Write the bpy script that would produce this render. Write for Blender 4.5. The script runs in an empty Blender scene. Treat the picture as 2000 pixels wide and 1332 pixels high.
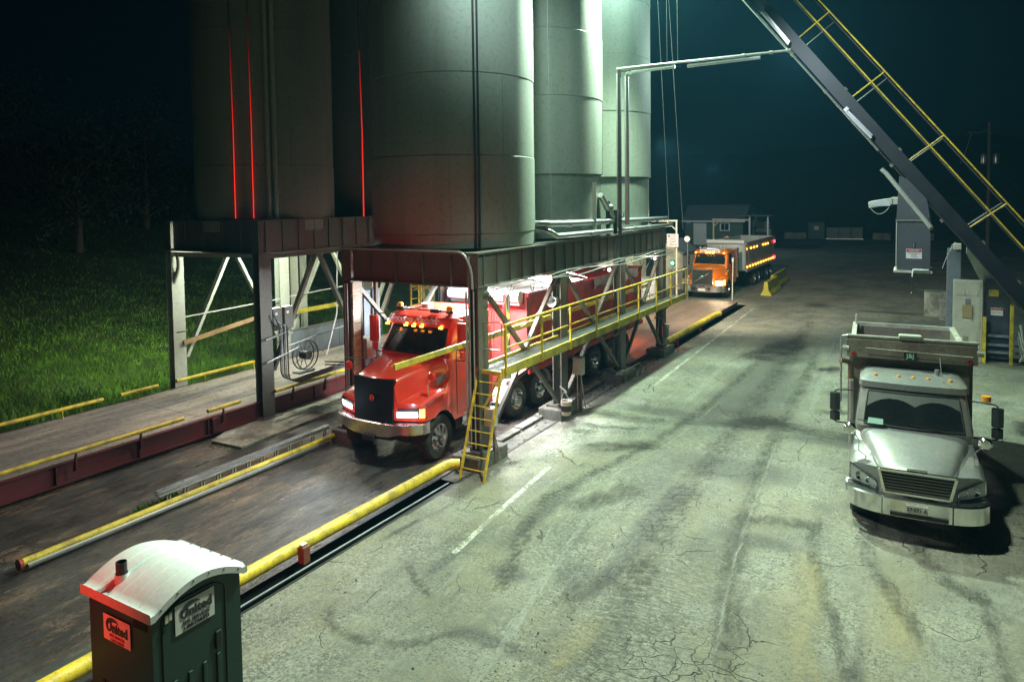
import bpy, bmesh, math, random
import numpy as np
from mathutils import Vector, Matrix
from mathutils import noise as mnoise
random.seed(7); rng = np.random.default_rng(7)
S = bpy.context.scene; COL = S.collection
R = math.radians; PI = math.pi
# ---------------------------------------------------------------- camera
cam = bpy.data.cameras.new('camera'); camo = bpy.data.objects.new('camera', cam); COL.objects.link(camo); S.camera = camo
def cam_axes(yaw, pit, rol):
    f = Vector((-math.sin(yaw)*math.cos(pit), math.cos(yaw)*math.cos(pit), -math.sin(pit)))
    r = Vector((math.cos(yaw), math.sin(yaw), 0)); d = f.cross(r)
    r2 = r*math.cos(rol)+d*math.sin(rol); d2 = -r*math.sin(rol)+d*math.cos(rol)
    return r2, -d2, -f
a_, b_, c_ = cam_axes(R(30.32), R(2.784), R(.755))
camo.matrix_world = Matrix(((a_.x, b_.x, c_.x, 0), (a_.y, b_.y, c_.y, 0), (a_.z, b_.z, c_.z, 6.2), (0, 0, 0, 1)))
cam.sensor_width = 36; cam.lens = 1389.25/2000*36; cam.shift_y = -(666-457.2)/2000
cam.clip_start = .1; cam.clip_end = 1500
# ---------------------------------------------------------------- night sky
W = bpy.data.worlds.new('World'); S.world = W; W.use_nodes = True
bg = W.node_tree.nodes['Background']; bg.inputs[0].default_value = (.055, .47, .78, 1); bg.inputs[1].default_value = .0035
S.view_settings.view_transform = 'Standard'; S.view_settings.look = 'None'; S.view_settings.exposure = .18; S.view_settings.gamma = 1
S.view_settings.use_curve_mapping = False
S.cycles.use_denoising = True; S.cycles.max_bounces = 6; S.cycles.volume_bounces = 0; S.cycles.sample_clamp_indirect = 4
S.cycles.volume_step_rate = 4
# ---------------------------------------------------------------- lamps of the place and added fill lights
def lamp(name, kind, loc, col, e, size=.3, aim=None, cone=None, blend=.5):
    l = bpy.data.lights.new(name, kind); l.energy = e; l.color = col
    if kind in ('POINT', 'SPOT'): l.shadow_soft_size = size
    if kind == 'AREA': l.size = size
    if cone: l.spot_size = R(cone); l.spot_blend = blend
    o = bpy.data.objects.new(name, l); o.location = loc; COL.objects.link(o)
    if aim is not None: o.rotation_euler = (Vector(aim)-Vector(loc)).to_track_quat('-Z', 'Y').to_euler()
    return o
lamp('silo_flood_light', 'SPOT', (-8.1, 22.9, 14.2), (.72, 1, .74), 19000, .35, (-2.5, 16.0, 0), 116, .55)
lamp('silo_flood_light', 'SPOT', (-3.9, 12.8, 13.4), (.84, 1, .80), 10500, .35, (-3.2, 8.0, 0), 104, .8)
lamp('conveyor_flood_light', 'SPOT', (-5.0, 13.0, 13.0), (.80, .95, 1), 5200, .3, (.3, 23, 6.2), 62, .7)  # unseen fill added to brighten the conveyor and hopper
lamp('silo_flood_light', 'SPOT', (-7.4, 12.6, 13.6), (.70, .95, .92), 1350, .4, (-10.3, 16.6, 10.5), 66, .8)  # extra unseen fill that lifts the front silo
lamp('silo_flood_light', 'POINT', (-8.4, 22.7, 14.8), (.66, 1, .90), 800, .4)
lamp('tower_lamp', 'AREA', (-10.7, 16.4, 4.05), (.93, .97, 1), 1600, 1.1, (-10.9, 16.0, 0))
lamp('tower_lamp', 'AREA', (-11.0, 21.3, 4.05), (1, .97, .92), 420, .8, (-11.0, 21.3, 0))
lamp('scale_lamp', 'POINT', (-18.2, 16.2, 4.5), (.95, 1, .82), 760, .25)
lamp('scale_lamp', 'POINT', (-18.4, 22.5, 4.55), (.95, 1, .72), 420, .25)
lamp('lane_flood_light', 'SPOT', (-14.9, 13.2, 6.4), (1, .82, .70), 1000, .3, (-15.2, 7.0, 0), 120, .8)  # added fill for the near lane and left deck, no fixture
lamp('side_flood_light', 'SPOT', (-20.9, 13.0, 4.4), (.85, 1, .40), 800, .3, (-24.5, 13.8, 0), 110, .9)  # greenish fill added to brighten the grass bank
lamp('red_signal_lamp', 'SPOT', (-8.3, -2.4, 2.52), (1, .03, .015), 1700, .05, (-8.8, 6, 2.3), 42, .8)  # tail lights of a truck outside the view
lamp('tower_end_light', 'SPOT', (-9.4, 28.3, 8.5), (1, .90, .70), 8500, .25, (-11.5, 44, 0), 95, .7)
lamp('shed_lamp', 'POINT', (-20.5, 78, 9), (.75, .95, 1), 900, .4)  # fill put in so the far shed shows
lamp('headlight_spill', 'POINT', (-12.4, 12.2, 1.3), (.65, .84, 1), 9, .05); lamp('headlight_spill', 'POINT', (-10.15, 12.25, 1.3), (.65, .84, 1), 9, .05)
lamp('yard_lamp', 'POINT', (-5.0, 33.5, 12.5), (.70, 1, .88), 2600, .4)  # fill added over the road to lift its far end

# ---------------------------------------------------------------- materials
def nt(name):
    m = bpy.data.materials.new(name); m.use_nodes = True
    t = m.node_tree; b = t.nodes['Principled BSDF']
    return m, t, b
def nd(t, typ, **k):
    n = t.nodes.new(typ)
    for a, v in k.items(): setattr(n, a, v)
    return n
def noise(t, vec, scale, detail=6, rough=.6):
    n = nd(t, 'ShaderNodeTexNoise'); n.inputs['Scale'].default_value = scale; n.inputs['Detail'].default_value = detail
    n.inputs['Roughness'].default_value = rough
    if vec is not None: t.links.new(vec, n.inputs['Vector'])
    return n.outputs['Fac']
def rmp(t, fac, a, b, va=0.0, vb=1.0):
    n = nd(t, 'ShaderNodeMapRange'); n.interpolation_type = 'SMOOTHSTEP'
    t.links.new(fac, n.inputs['Value'])
    n.inputs['From Min'].default_value = a; n.inputs['From Max'].default_value = b
    n.inputs['To Min'].default_value = va; n.inputs['To Max'].default_value = vb
    return n.outputs['Result']
def mix(t, fac, a, b):
    n = nd(t, 'ShaderNodeMix', data_type='RGBA')
    for s, v in ((n.inputs[0], fac), (n.inputs[6], a), (n.inputs[7], b)):
        if hasattr(v, 'is_linked') or hasattr(v, 'links'): t.links.new(v, s)
        elif isinstance(v, tuple): s.default_value = (*v, 1) if len(v) == 3 else v
        else: s.default_value = v
    return n.outputs[2]
def mth(t, op, a, b=None, c=None):
    n = nd(t, 'ShaderNodeMath', operation=op)
    for i, v in enumerate((a, b, c)):
        if v is None: continue
        if hasattr(v, 'links'): t.links.new(v, n.inputs[i])
        else: n.inputs[i].default_value = v
    return n.outputs[0]
def mapv(t, vec, sc=(1, 1, 1), loc=(0, 0, 0), rot=(0, 0, 0)):
    n = nd(t, 'ShaderNodeMapping'); n.inputs['Scale'].default_value = sc; n.inputs['Location'].default_value = loc; n.inputs['Rotation'].default_value = rot
    t.links.new(vec, n.inputs['Vector']); return n.outputs[0]
def bump(t, b, h, strength, dist=.02):
    n = nd(t, 'ShaderNodeBump'); n.inputs['Strength'].default_value = strength; n.inputs['Distance'].default_value = dist
    t.links.new(h, n.inputs['Height']); t.links.new(n.outputs[0], b.inputs['Normal'])
MATS = {}
def mat(name, col, rough=.5, metal=0., dirt=.35, dcol=(.11, .10, .085), sc=2.5, bmp=.12, streak=None, coat=0., pos=False, spec=.5, grit=.5):
    if name in MATS: return MATS[name]
    m, t, b = nt(name)
    tc = nd(t, 'ShaderNodeTexCoord').outputs['Object'] if not pos else nd(t, 'ShaderNodeNewGeometry').outputs['Position']
    v = mapv(t, tc, streak) if streak else tc
    n1 = noise(t, v, sc, 8, .65); n2 = noise(t, tc, sc*9, 5, .7)
    f = mth(t, 'MULTIPLY', rmp(t, n1, .42, .64), dirt)
    f2 = mth(t, 'MULTIPLY', rmp(t, n2, .49, .66), dirt*.7)
    c = mix(t, f, col, dcol); c = mix(t, f2, c, tuple(x*.55 for x in dcol))
    t.links.new(c, b.inputs['Base Color'])
    n3 = noise(t, tc, sc*22, 3, .8); c = mix(t, mth(t, 'MULTIPLY', rmp(t, n3, .53, .60), dirt*grit), c, tuple(x*.45 for x in dcol))
    t.links.new(c, b.inputs['Base Color'])
    r = mth(t, 'ADD', rough, mth(t, 'MULTIPLY', n1, .28*dirt)); t.links.new(r, b.inputs['Roughness'])
    b.inputs['Metallic'].default_value = metal; b.inputs['Coat Weight'].default_value = coat; b.inputs['Coat Roughness'].default_value = .08
    b.inputs['Specular IOR Level'].default_value = spec
    if bmp: bump(t, b, n2, bmp)
    MATS[name] = m; return m
def emit(name, col, e):
    if name in MATS: return MATS[name]
    m, t, b = nt(name); b.inputs['Base Color'].default_value = (*col, 1); b.inputs['Emission Color'].default_value = (*col, 1)
    b.inputs['Emission Strength'].default_value = e; MATS[name] = m; return m
rust = (.13, .06, .03)
m_silo = mat('silo_paint', (.29, .32, .27), .60, 0, .38, (.19, .20, .16), 1.1, .03, (1, 1, .05), pos=True, grit=.08)
m_silo2 = mat('silo_base_paint', (.22, .25, .21), .5, 0, .4, (.15, .16, .13), .6, .04, (1, 1, .2), pos=True)
m_frame = mat('frame_paint', (.105, .115, .095), .42, 0, .5, rust, 1.2, .12, (1, 1, .35), pos=True)
m_framel = mat('pale_frame_paint', (.42, .46, .38), .5, 0, .4, (.25, .24, .19), 1.2, .1, (1, 1, .35), pos=True)
m_yel = mat('yellow_paint', (.74, .57, .035), .40, 0, .6, (.17, .11, .035), 3.5, .25, pos=True)
m_yeld = mat('worn_yellow_paint', (.60, .50, .05), .42, 0, .6, (.12, .10, .04), 2.5, .2, pos=True)
m_galv = mat('galvanized_steel', (.52, .54, .53), .3, .85, .4, (.3, .3, .28), 3, .05, pos=True)
m_chrome = mat('chrome', (.75, .75, .75), .12, 1, .25, (.35, .33, .3), 3, .02)
m_alu = mat('aluminium', (.68, .68, .68), .28, 1, .3, (.3, .28, .26), 3, .05)
m_dark = mat('dark_steel', (.028, .028, .03), .5, 0, .4, (.07, .055, .04), 3, .15)
m_blk = mat('black_plastic', (.012, .012, .013), .45, 0, .5, (.03, .028, .025), 3, .1)
m_tyre = mat('tyre_rubber', (.017, .017, .017), .75, 0, .6, (.07, .062, .05), 4, .3)
m_red = mat('red_truck_paint', (.70, .040, .018), .28, 0, .18, (.25, .06, .04), 1.5, .01, coat=.6)
m_org = mat('orange_truck_paint', (.80, .20, .008), .26, 0, .2, (.35, .15, .05), 1.5, .01, coat=.5)
m_silv = mat('silver_truck_paint', (.22, .23, .235), .36, .4, .55, (.30, .29, .24), 1.3, .02, coat=.5)
m_bed = mat('dusty_grey_bed_steel', (.23, .20, .155), .55, .1, .6, (.12, .09, .065), 1.6, .2)
m_bedr = mat('red_box_steel', (.42, .014, .012), .42, 0, .8, (.07, .03, .025), 1.4, .05)
m_bedg = mat('grey_box_steel', (.42, .44, .43), .4, .1, .35, (.2, .19, .17), 1.6, .1)
m_glass = mat('dark_glass', (.010, .014, .015), .06, 0, .15, (.05, .05, .045), 2, 0)
m_dust = mat('dusty_glass', (.115, .135, .13), .5, 0, .3, (.08, .085, .075), 2, .05)
m_maroon = mat('maroon_scale_steel', (.13, .016, .018), .5, 0, .55, (.07, .035, .03), 1.4, .15, pos=True)
m_deck = mat('dusty_scale_deck', (.40, .35, .29), .62, 0, .75, (.12, .12, .13), .75, .2, (2.6, .28, 1), pos=True)
m_deckr = mat('muddy_scale_deck', (.20, .135, .095), .6, 0, .7, (.08, .06, .055), .8, .25, (2.2, .35, 1), pos=True)
m_conc = mat('old_concrete', (.34, .34, .28), .8, 0, .75, (.10, .095, .08), 1.4, .5, pos=True)
m_concd = mat('dark_footing_concrete', (.16, .16, .135), .8, 0, .7, (.06, .06, .05), 2.0, .5, pos=True)
m_green = mat('dark_green_plastic', (.012, .045, .038), .42, 0, .3, (.02, .05, .042), 2, .06)
m_white = mat('white_plastic', (.60, .62, .61), .42, 0, .25, (.52, .53, .5), 1.6, .03)
m_sign = mat('sign_white', (.72, .72, .68), .5, 0, .2, (.5, .48, .42), 3, .02)
m_ink = mat('sign_ink', (.03, .035, .045), .5, 0, 0, bmp=0)
m_inkr = mat('sign_red', (.45, .04, .03), .5, 0, .2, bmp=0)
m_grate = mat('walkway_grating', (.17, .175, .165), .45, .5, .5, (.09, .08, .06), 4, .3, pos=True)
m_cable = mat('grey_cable', (.30, .31, .30), .45, 0, .3, pos=True)
m_cableb = mat('black_hose', (.02, .022, .022), .4, 0, .3)
m_rope = mat('white_rope', (.6, .6, .56), .7, 0, .2)
m_wood = mat('plywood_board', (.62, .54, .42), .7, 0, .5, (.16, .10, .06), 1.3, .2, (1, 1, 9), pos=True)
m_lumber = mat('lumber', (.38, .25, .12), .7, 0, .5, (.16, .1, .05), 2, .2, pos=True)
m_conv = mat('conveyor_steel', (.010, .015, .020), .42, .2, .4, (.03, .035, .04), 1.5, .06, pos=True)
m_cab = mat('beige_cabinet_paint', (.50, .50, .40), .45, 0, .35, (.3, .28, .2), 2, .05)
m_gal2 = mat('blue_grey_steel', (.20, .24, .27), .45, .2, .35, (.12, .13, .13), 2, .06)
m_hop = mat('hopper_steel', (.075, .085, .095), .5, .1, .4, (.05, .05, .05), 1.5, .05)
m_roofd = mat('shingle_roof', (.075, .085, .09), .8, 0, .4, (.04, .04, .04), 6, .4)
m_wallg = mat('green_shed_siding', (.07, .10, .07), .7, 0, .3, (.05, .06, .045), 2, .1)
m_cream = mat('cream_siding', (.62, .57, .44), .6, 0, .3, (.4, .36, .28), 2, .1)
m_amber = emit('amber_light', (1, .36, .03), 14)
m_redl = emit('red_light', (1, .02, .03), 16)
m_redstreak = emit('red_tube_light', (1, .03, .02), 1.0)  # glow imitates a red reflection, fading upward
_t = m_redstreak.node_tree; _sp = nd(_t, 'ShaderNodeSeparateXYZ'); _t.links.new(nd(_t, 'ShaderNodeNewGeometry').outputs['Position'], _sp.inputs[0])
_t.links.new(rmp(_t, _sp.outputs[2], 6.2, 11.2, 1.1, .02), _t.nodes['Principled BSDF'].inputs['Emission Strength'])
m_head = emit('white_headlight', (.62, .82, 1), 34)
m_headw = emit('warm_headlight', (1, .74, .42), 60)
m_grn = emit('green_light', (.1, 1, .45), 14)
m_bulb = emit('lit_bulb', (1, .95, .85), 12)
m_lens = mat('amber_lens', (.65, .25, .02), .3, 0, .1, bmp=0)
m_lensr = mat('red_lens', (.35, .02, .02), .3, 0, .1, bmp=0)
m_clear = mat('lamp_glass', (.40, .44, .44), .12, .5, .2, (.2, .2, .2), bmp=0)
m_tube = mat('light_diffuser', (.55, .60, .62), .25, 0, .15, bmp=0)

# ---------------------------------------------------------------- mesh builder
class MB:
    def __init__(s): s.v = []; s.f = []; s.sm = []
    def add(s, vs, fs, smooth=False):
        n = len(s.v); s.v += [tuple(v) for v in vs]; s.f += [tuple(n+i for i in f) for f in fs]; s.sm += [smooth]*len(fs); return s
    def box(s, x0, x1, y0, y1, z0, z1, m=None):
        vs = [(x0, y0, z0), (x1, y0, z0), (x1, y1, z0), (x0, y1, z0), (x0, y0, z1), (x1, y0, z1), (x1, y1, z1), (x0, y1, z1)]
        if m is not None: vs = [m @ Vector(v) for v in vs]
        return s.add(vs, [(0, 3, 2, 1), (4, 5, 6, 7), (0, 1, 5, 4), (1, 2, 6, 5), (2, 3, 7, 6), (3, 0, 4, 7)])
    def beam(s, p, q, w, h, up=(0, 0, 1)):
        p = Vector(p); q = Vector(q); d = (q-p); L = d.length; d.normalize(); u = Vector(up)
        x = d.cross(u)
        if x.length < 1e-4: x = d.cross(Vector((0, 1, 0)))
        x.normalize(); z = x.cross(d)
        m = Matrix(((x.x, d.x, z.x, p.x), (x.y, d.y, z.y, p.y), (x.z, d.z, z.z, p.z), (0, 0, 0, 1)))
        return s.box(-w/2, w/2, 0, L, -h/2, h/2, m)
    def ibeam(s, p, q, w, h, t=.02, up=(0, 0, 1)):
        p = Vector(p); q = Vector(q); d = (q-p).normalized(); u = Vector(up); x = d.cross(u).normalized(); z = x.cross(d)
        s.beam(p+z*(h/2-t/2), q+z*(h/2-t/2), w, t, up); s.beam(p-z*(h/2-t/2), q-z*(h/2-t/2), w, t, up)
        return s.beam(p, q, t, h-2*t, up)
    def tube(s, pts, r, n=8, cap=True):
        pts = [Vector(p) for p in pts]; rings = []
        t0 = (pts[1]-pts[0]).normalized(); a = Vector((0, 0, 1)) if abs(t0.z) < .9 else Vector((1, 0, 0))
        x = t0.cross(a).normalized()
        for i, p in enumerate(pts):
            t = (pts[min(i+1, len(pts)-1)]-pts[max(i-1, 0)]).normalized()
            x = (x-t*x.dot(t)).normalized(); y = t.cross(x)
            rr = r[i] if isinstance(r, (list, tuple)) else r
            rings.append([p+(x*math.cos(2*PI*k/n)+y*math.sin(2*PI*k/n))*rr for k in range(n)])
        vs = [v for g in rings for v in g]; fs = []
        for i in range(len(pts)-1):
            for k in range(n): fs.append((i*n+k, i*n+(k+1) % n, (i+1)*n+(k+1) % n, (i+1)*n+k))
        s.add(vs, fs, True)
        if cap:
            s.add(rings[0], [tuple(range(n))[::-1]]); s.add(rings[-1], [tuple(range(n))])
        return s
    def lathe(s, prof, c, axis='z', n=24, flip=1, a0=0, a1=2*PI):
        """prof: list of (r, h) along the axis"""
        full = abs(a1-a0-2*PI) < 1e-6; m = n if full else n+1; vs = []
        for r, h in prof:
            for k in range(m):
                a = a0+(a1-a0)*k/n; u, w = r*math.cos(a), r*math.sin(a); h2 = h*flip
                vs.append({'z': (c[0]+u, c[1]+w, c[2]+h2), 'x': (c[0]+h2, c[1]+u, c[2]+w), 'y': (c[0]+u, c[1]+h2, c[2]+w)}[axis])
        fs = []
        for i in range(len(prof)-1):
            for k in range(n):
                k2 = (k+1) % m; fs.append((i*m+k, i*m+k2, (i+1)*m+k2, (i+1)*m+k))
        return s.add(vs, fs, True)
    def cyl(s, c, r, h, axis='z', n=16):
        return s.lathe([(0, 0), (r, 0), (r, h), (0, h)], c, axis, n)
    def grid(s, rows, smooth=True, closed=False):
        n = len(rows[0]); vs = [p for r in rows for p in r]; fs = []
        for i in range(len(rows)-1):
            for k in range(n if closed else n-1): fs.append((i*n+k, i*n+(k+1) % n, (i+1)*n+(k+1) % n, (i+1)*n+k))
        return s.add(vs, fs, smooth)
    def prism(s, poly, h0, h1, axis='z'):
        f = {'z': lambda a, b, h: (a, b, h), 'x': lambda a, b, h: (h, a, b), 'y': lambda a, b, h: (a, h, b)}[axis]
        n = len(poly); vs = [f(a, b, h0) for a, b in poly]+[f(a, b, h1) for a, b in poly]
        return s.add(vs, [tuple(range(n))[::-1], tuple(range(n, 2*n))]+[(i, (i+1) % n, n+(i+1) % n, n+i) for i in range(n)])
    def build(s, name, m, parent=None, bevel=0, ang=35, kind=None):
        me = bpy.data.meshes.new(name); off = Vector(ROOT.get(parent.name, (0, 0, 0))) if parent else Vector((0, 0, 0))
        a = np.array(s.v, dtype=float)-np.array(off)
        me.from_pydata(a.tolist(), [], s.f)
        me.polygons.foreach_set('use_smooth', s.sm)
        bm = bmesh.new(); bm.from_mesh(me); bmesh.ops.recalc_face_normals(bm, faces=bm.faces); bm.to_mesh(me); bm.free()
        if any(s.sm): me.set_sharp_from_angle(angle=R(ang))
        me.materials.append(m); o = bpy.data.objects.new(name, me); COL.objects.link(o)
        if parent: o.parent = parent; ROOT[o.name] = tuple(off)
        if bevel:
            b = o.modifiers.new('bevel', 'BEVEL'); b.width = bevel; b.segments = 2; b.limit_method = 'ANGLE'; b.angle_limit = R(40)
        if kind: o['kind'] = kind
        return o
ROOT = {}
def tag(o, label, cat, group=None):
    o['label'] = label; o['category'] = cat
    if group: o['group'] = group
    return o
def thing(name, label, cat, loc=(0, 0, 0), group=None):
    o = bpy.data.objects.new(name, None); COL.objects.link(o); o.location = loc; o.empty_display_size = .2
    ROOT[o.name] = tuple(loc); return tag(o, label, cat, group)
def struct(mb, name, m, **k): o = mb.build(name, m, **k); o['kind'] = 'structure'; return o
def copy_obj(o, parent, loc=None):
    c = o.copy(); COL.objects.link(c); c.parent = parent
    if loc is not None: c.location = loc
    return c
def text(s, size, m, parent, mtx, name='lettering', ext=.003, shear=0, bold=0, align='CENTER'):
    cu = bpy.data.curves.new('t', 'FONT'); cu.body = s; cu.size = size; cu.extrude = ext; cu.align_x = align; cu.align_y = 'CENTER'
    cu.shear = shear; cu.offset = bold; cu.resolution_u = 3
    o = bpy.data.objects.new('t', cu); COL.objects.link(o)
    me = bpy.data.meshes.new_from_object(o); bpy.data.objects.remove(o)
    off = Vector(ROOT.get(parent.name, (0, 0, 0)))
    me.transform(mtx); me.transform(Matrix.Translation(-off)); me.materials.clear(); me.materials.append(m)
    r = bpy.data.objects.new(name, me); COL.objects.link(r); r.parent = parent; ROOT[r.name] = tuple(off); return r
def frame_m(o, x, y):
    o = Vector(o); x = Vector(x).normalized(); y = Vector(y).normalized(); z = x.cross(y).normalized()
    return Matrix(((x.x, y.x, z.x, o.x), (x.y, y.y, z.y, o.y), (x.z, y.z, z.z, o.z), (0, 0, 0, 1)))
def sag(p, q, d, n=10):
    p = Vector(p); q = Vector(q); return [p.lerp(q, i/n)-Vector((0, 0, d*4*(i/n)*(1-i/n))) for i in range(n+1)]
def arcpts(pts, r=.1, n=4):
    """polyline with rounded corners"""
    pts = [Vector(p) for p in pts]; out = [pts[0]]
    for i in range(1, len(pts)-1):
        a, b, c = pts[i-1], pts[i], pts[i+1]; d1 = (a-b); d2 = (c-b); rr = min(r, d1.length*.45, d2.length*.45)
        p = b+d1.normalized()*rr; q = b+d2.normalized()*rr
        for k in range(n+1):
            t = k/n; out.append(p*(1-t)**2+b*2*t*(1-t)+q*t*t)
    out.append(pts[-1]); return out

# ================================================================ SETTING
# ---- yard ground shader (dusty, cracked, stained pavement)
def yard_material():
    m, t, b = nt('yard_pavement')
    P = nd(t, 'ShaderNodeNewGeometry').outputs['Position']
    n_big = noise(t, P, .33, 8, .6); n_mid = noise(t, P, 1.3, 9, .7); n_fin = noise(t, P, 14, 8, .75); n_vf = noise(t, P, 70, 3, .7)
    n6 = noise(t, P, 5.0, 10, .82)
    st = noise(t, mapv(t, P, (1.3, .30, 1)), 1.3, 10, .8); st2 = noise(t, mapv(t, P, (5.0, .30, 1), (3, 1, 0)), 1.0, 9, .8)
    grit = mth(t, 'MULTIPLY', mth(t, 'SUBTRACT', n_fin, .5), 1.5)
    def rag(v, a, b_, k=1.0): return rmp(t, mth(t, 'ADD', v, mth(t, 'MULTIPLY', grit, k)), a, b_)
    c = mix(t, rmp(t, n_big, .38, .62), (.168, .170, .136), (.280, .284, .228))
    c = mix(t, mth(t, 'MULTIPLY', rmp(t, n6, .42, .62), .55), c, (.10, .103, .084))
    c = mix(t, mth(t, 'MULTIPLY', rag(st, .53, .62), .60), c, (.075, .076, .060))
    c = mix(t, mth(t, 'MULTIPLY', rag(st2, .54, .66, .6), .55), c, (.33, .325, .265))
    reg = noise(t, mapv(t, P, (1, .6, 1), (2.1, 5.2, 0)), .55, 7, .65)
    c = mix(t, mth(t, 'MULTIPLY', rag(reg, .52, .60), .68), c, (.060, .062, .050))
    warm = noise(t, mapv(t, P, (1, .5, 1), (7.3, 2.2, 0)), .8, 7, .65)
    c = mix(t, mth(t, 'MULTIPLY', rag(warm, .48, .64), .62), c, (.205, .185, .11))
    # stains and dark cross bands that lie at their own places on the pavement
    sep = nd(t, 'ShaderNodeSeparateXYZ'); t.links.new(P, sep.inputs[0]); X, Y = sep.outputs[0], sep.outputs[1]
    dist = mth(t, 'ADD', mth(t, 'MULTIPLY', mth(t, 'SUBTRACT', n_mid, .5), 1.7), mth(t, 'MULTIPLY', grit, 1.3))
    def blob(cx, cy, rx, ry, soft=.6):
        dx = mth(t, 'DIVIDE', mth(t, 'SUBTRACT', X, cx), rx); dy = mth(t, 'DIVIDE', mth(t, 'SUBTRACT', Y, cy), ry)
        d = mth(t, 'SQRT', mth(t, 'ADD', mth(t, 'MULTIPLY', dx, dx), mth(t, 'MULTIPLY', dy, dy)))
        return rmp(t, mth(t, 'ADD', d, dist), 1+soft*.3, 1-soft, 0, 1)
    tot = None
    for a in ((-5.0, 30.0, 1.3, 3.2), (-4.2, 20.0, .8, 1.1), (-5.6, 19.7, 2.8, .55), (-1.7, 19.2, 1.6, .45), (-3.0, 27.2, .5, .7), (-6.5, 12.6, .22, 2.1),
              (-4.6, 23.5, 1.5, 5.0), (-5.9, 9.9, .5, .25), (-.72, 9.3, .13, 2.2), (-4.5, 12.5, .3, 3.5), (-7.1, 9.6, .12, .7), (-3.6, 16.3, 1.5, 1.0), (-2.6, 13.0, .8, .35), (-5.2, 8.2, .9, .2),
              (-5.3, 43, .8, 1.0), (-1.5, 42, 2.6, .5), (-2.0, 24.0, .9, .5), (-4.9, 10.4, .35, .6)):
        q = blob(*a); tot = q if tot is None else mth(t, 'MAXIMUM', tot, q)
    gr = mth(t, 'MULTIPLY', tot, rmp(t, n_fin, .38, .60, .40, 1))
    c = mix(t, mth(t, 'MULTIPLY', gr, .92), c, (.022, .023, .019))
    tan_ = None
    for a in ((-4.15, 8.9, .28, .95), (-1.72, 11.6, .38, 1.5), (-.35, 11.3, .5, 1.0), (.8, 9.3, .4, 1.2)):
        q = blob(*a, .8); tan_ = q if tan_ is None else mth(t, 'MAXIMUM', tan_, q)
    c = mix(t, mth(t, 'MULTIPLY', tan_, .45), c, (.25, .215, .12))
    # tyre tread bars
    tr = mth(t, 'SINE', mth(t, 'MULTIPLY', mth(t, 'ADD', Y, mth(t, 'MULTIPLY', X, .35)), 46))
    trm = mth(t, 'MAXIMUM', blob(-6.55, 12.6, .2, 2.3, .4), blob(-4.9, 25, .9, 6, .4))
    c = mix(t, mth(t, 'MULTIPLY', mth(t, 'MULTIPLY', rmp(t, tr, .1, .6), trm), .38), c, (.03, .03, .025))
    # dark grit speckle
    spk = rmp(t, noise(t, P, 24, 4, .8), .525, .575); spm = rmp(t, n_mid, .42, .56, .25, 1)
    spk2 = rmp(t, noise(t, P, 9, 6, .85), .55, .59)
    c = mix(t, mth(t, 'MULTIPLY', mth(t, 'MULTIPLY', spk, spm), .72), c, (.028, .03, .026))
    c = mix(t, mth(t, 'MULTIPLY', mth(t, 'MULTIPLY', spk2, spm), .62), c, (.05, .052, .045))
    agg = mth(t, 'MAXIMUM', blob(-4.6, 21, 1.7, 12, .7), blob(-3.6, 9.5, 1.2, 4, .8))
    an = rmp(t, noise(t, mapv(t, P, (.8, 3.0, 1)), 6.0, 8, .85), .485, .535)
    c = mix(t, mth(t, 'MULTIPLY', mth(t, 'MULTIPLY', agg, an), .75), c, (.05, .052, .042))
    # cracks
    wob = nd(t, 'ShaderNodeTexNoise'); wob.inputs['Scale'].default_value = 1.6; wob.inputs['Detail'].default_value = 5; t.links.new(P, wob.inputs['Vector'])
    vm = nd(t, 'ShaderNodeVectorMath', operation='MULTIPLY_ADD'); t.links.new(wob.outputs['Color'], vm.inputs[0]); vm.inputs[1].default_value = (.7, .7, 0); t.links.new(P, vm.inputs[2])
    flat = nd(t, 'ShaderNodeVectorMath', operation='MULTIPLY'); t.links.new(vm.outputs[0], flat.inputs[0]); flat.inputs[1].default_value = (1, 1, 0)
    def crack(sc, w):
        v = nd(t, 'ShaderNodeTexVoronoi', feature='DISTANCE_TO_EDGE'); v.inputs['Scale'].default_value = sc; t.links.new(flat.outputs[0], v.inputs['Vector'])
        return rmp(t, v.outputs['Distance'], w, 0, 0, 1)
    k1 = mth(t, 'MULTIPLY', crack(3.2, .030), rmp(t, mth(t, 'MAXIMUM', blob(-2.7, 8.6, 1.1, 1.5), blob(-4.3, 13.6, .45, 1.6)), .2, .7))
    k2 = mth(t, 'MULTIPLY', crack(.8, .011), rmp(t, noise(t, P, .55, 2), .52, .60))
    k = mth(t, 'MAXIMUM', k1, k2)
    c = mix(t, mth(t, 'MULTIPLY', k, .85), c, (.03, .028, .022))
    c = mix(t, mth(t, 'MULTIPLY', rmp(t, n_vf, .56, .64), .35), c, (.36, .37, .33))
    t.links.new(c, b.inputs['Base Color'])
    rr = mth(t, 'SUBTRACT', .86, mth(t, 'MULTIPLY', gr, .25)); t.links.new(rr, b.inputs['Roughness'])
    h = mth(t, 'ADD', mth(t, 'MULTIPLY', n_fin, .7), mth(t, 'MULTIPLY', n_vf, .5)); h = mth(t, 'ADD', h, mth(t, 'MULTIPLY', n6, 1.2)); h = mth(t, 'SUBTRACT', h, mth(t, 'MULTIPLY', k, 1.6))
    bump(t, b, h, .8, .03)
    return m
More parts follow.
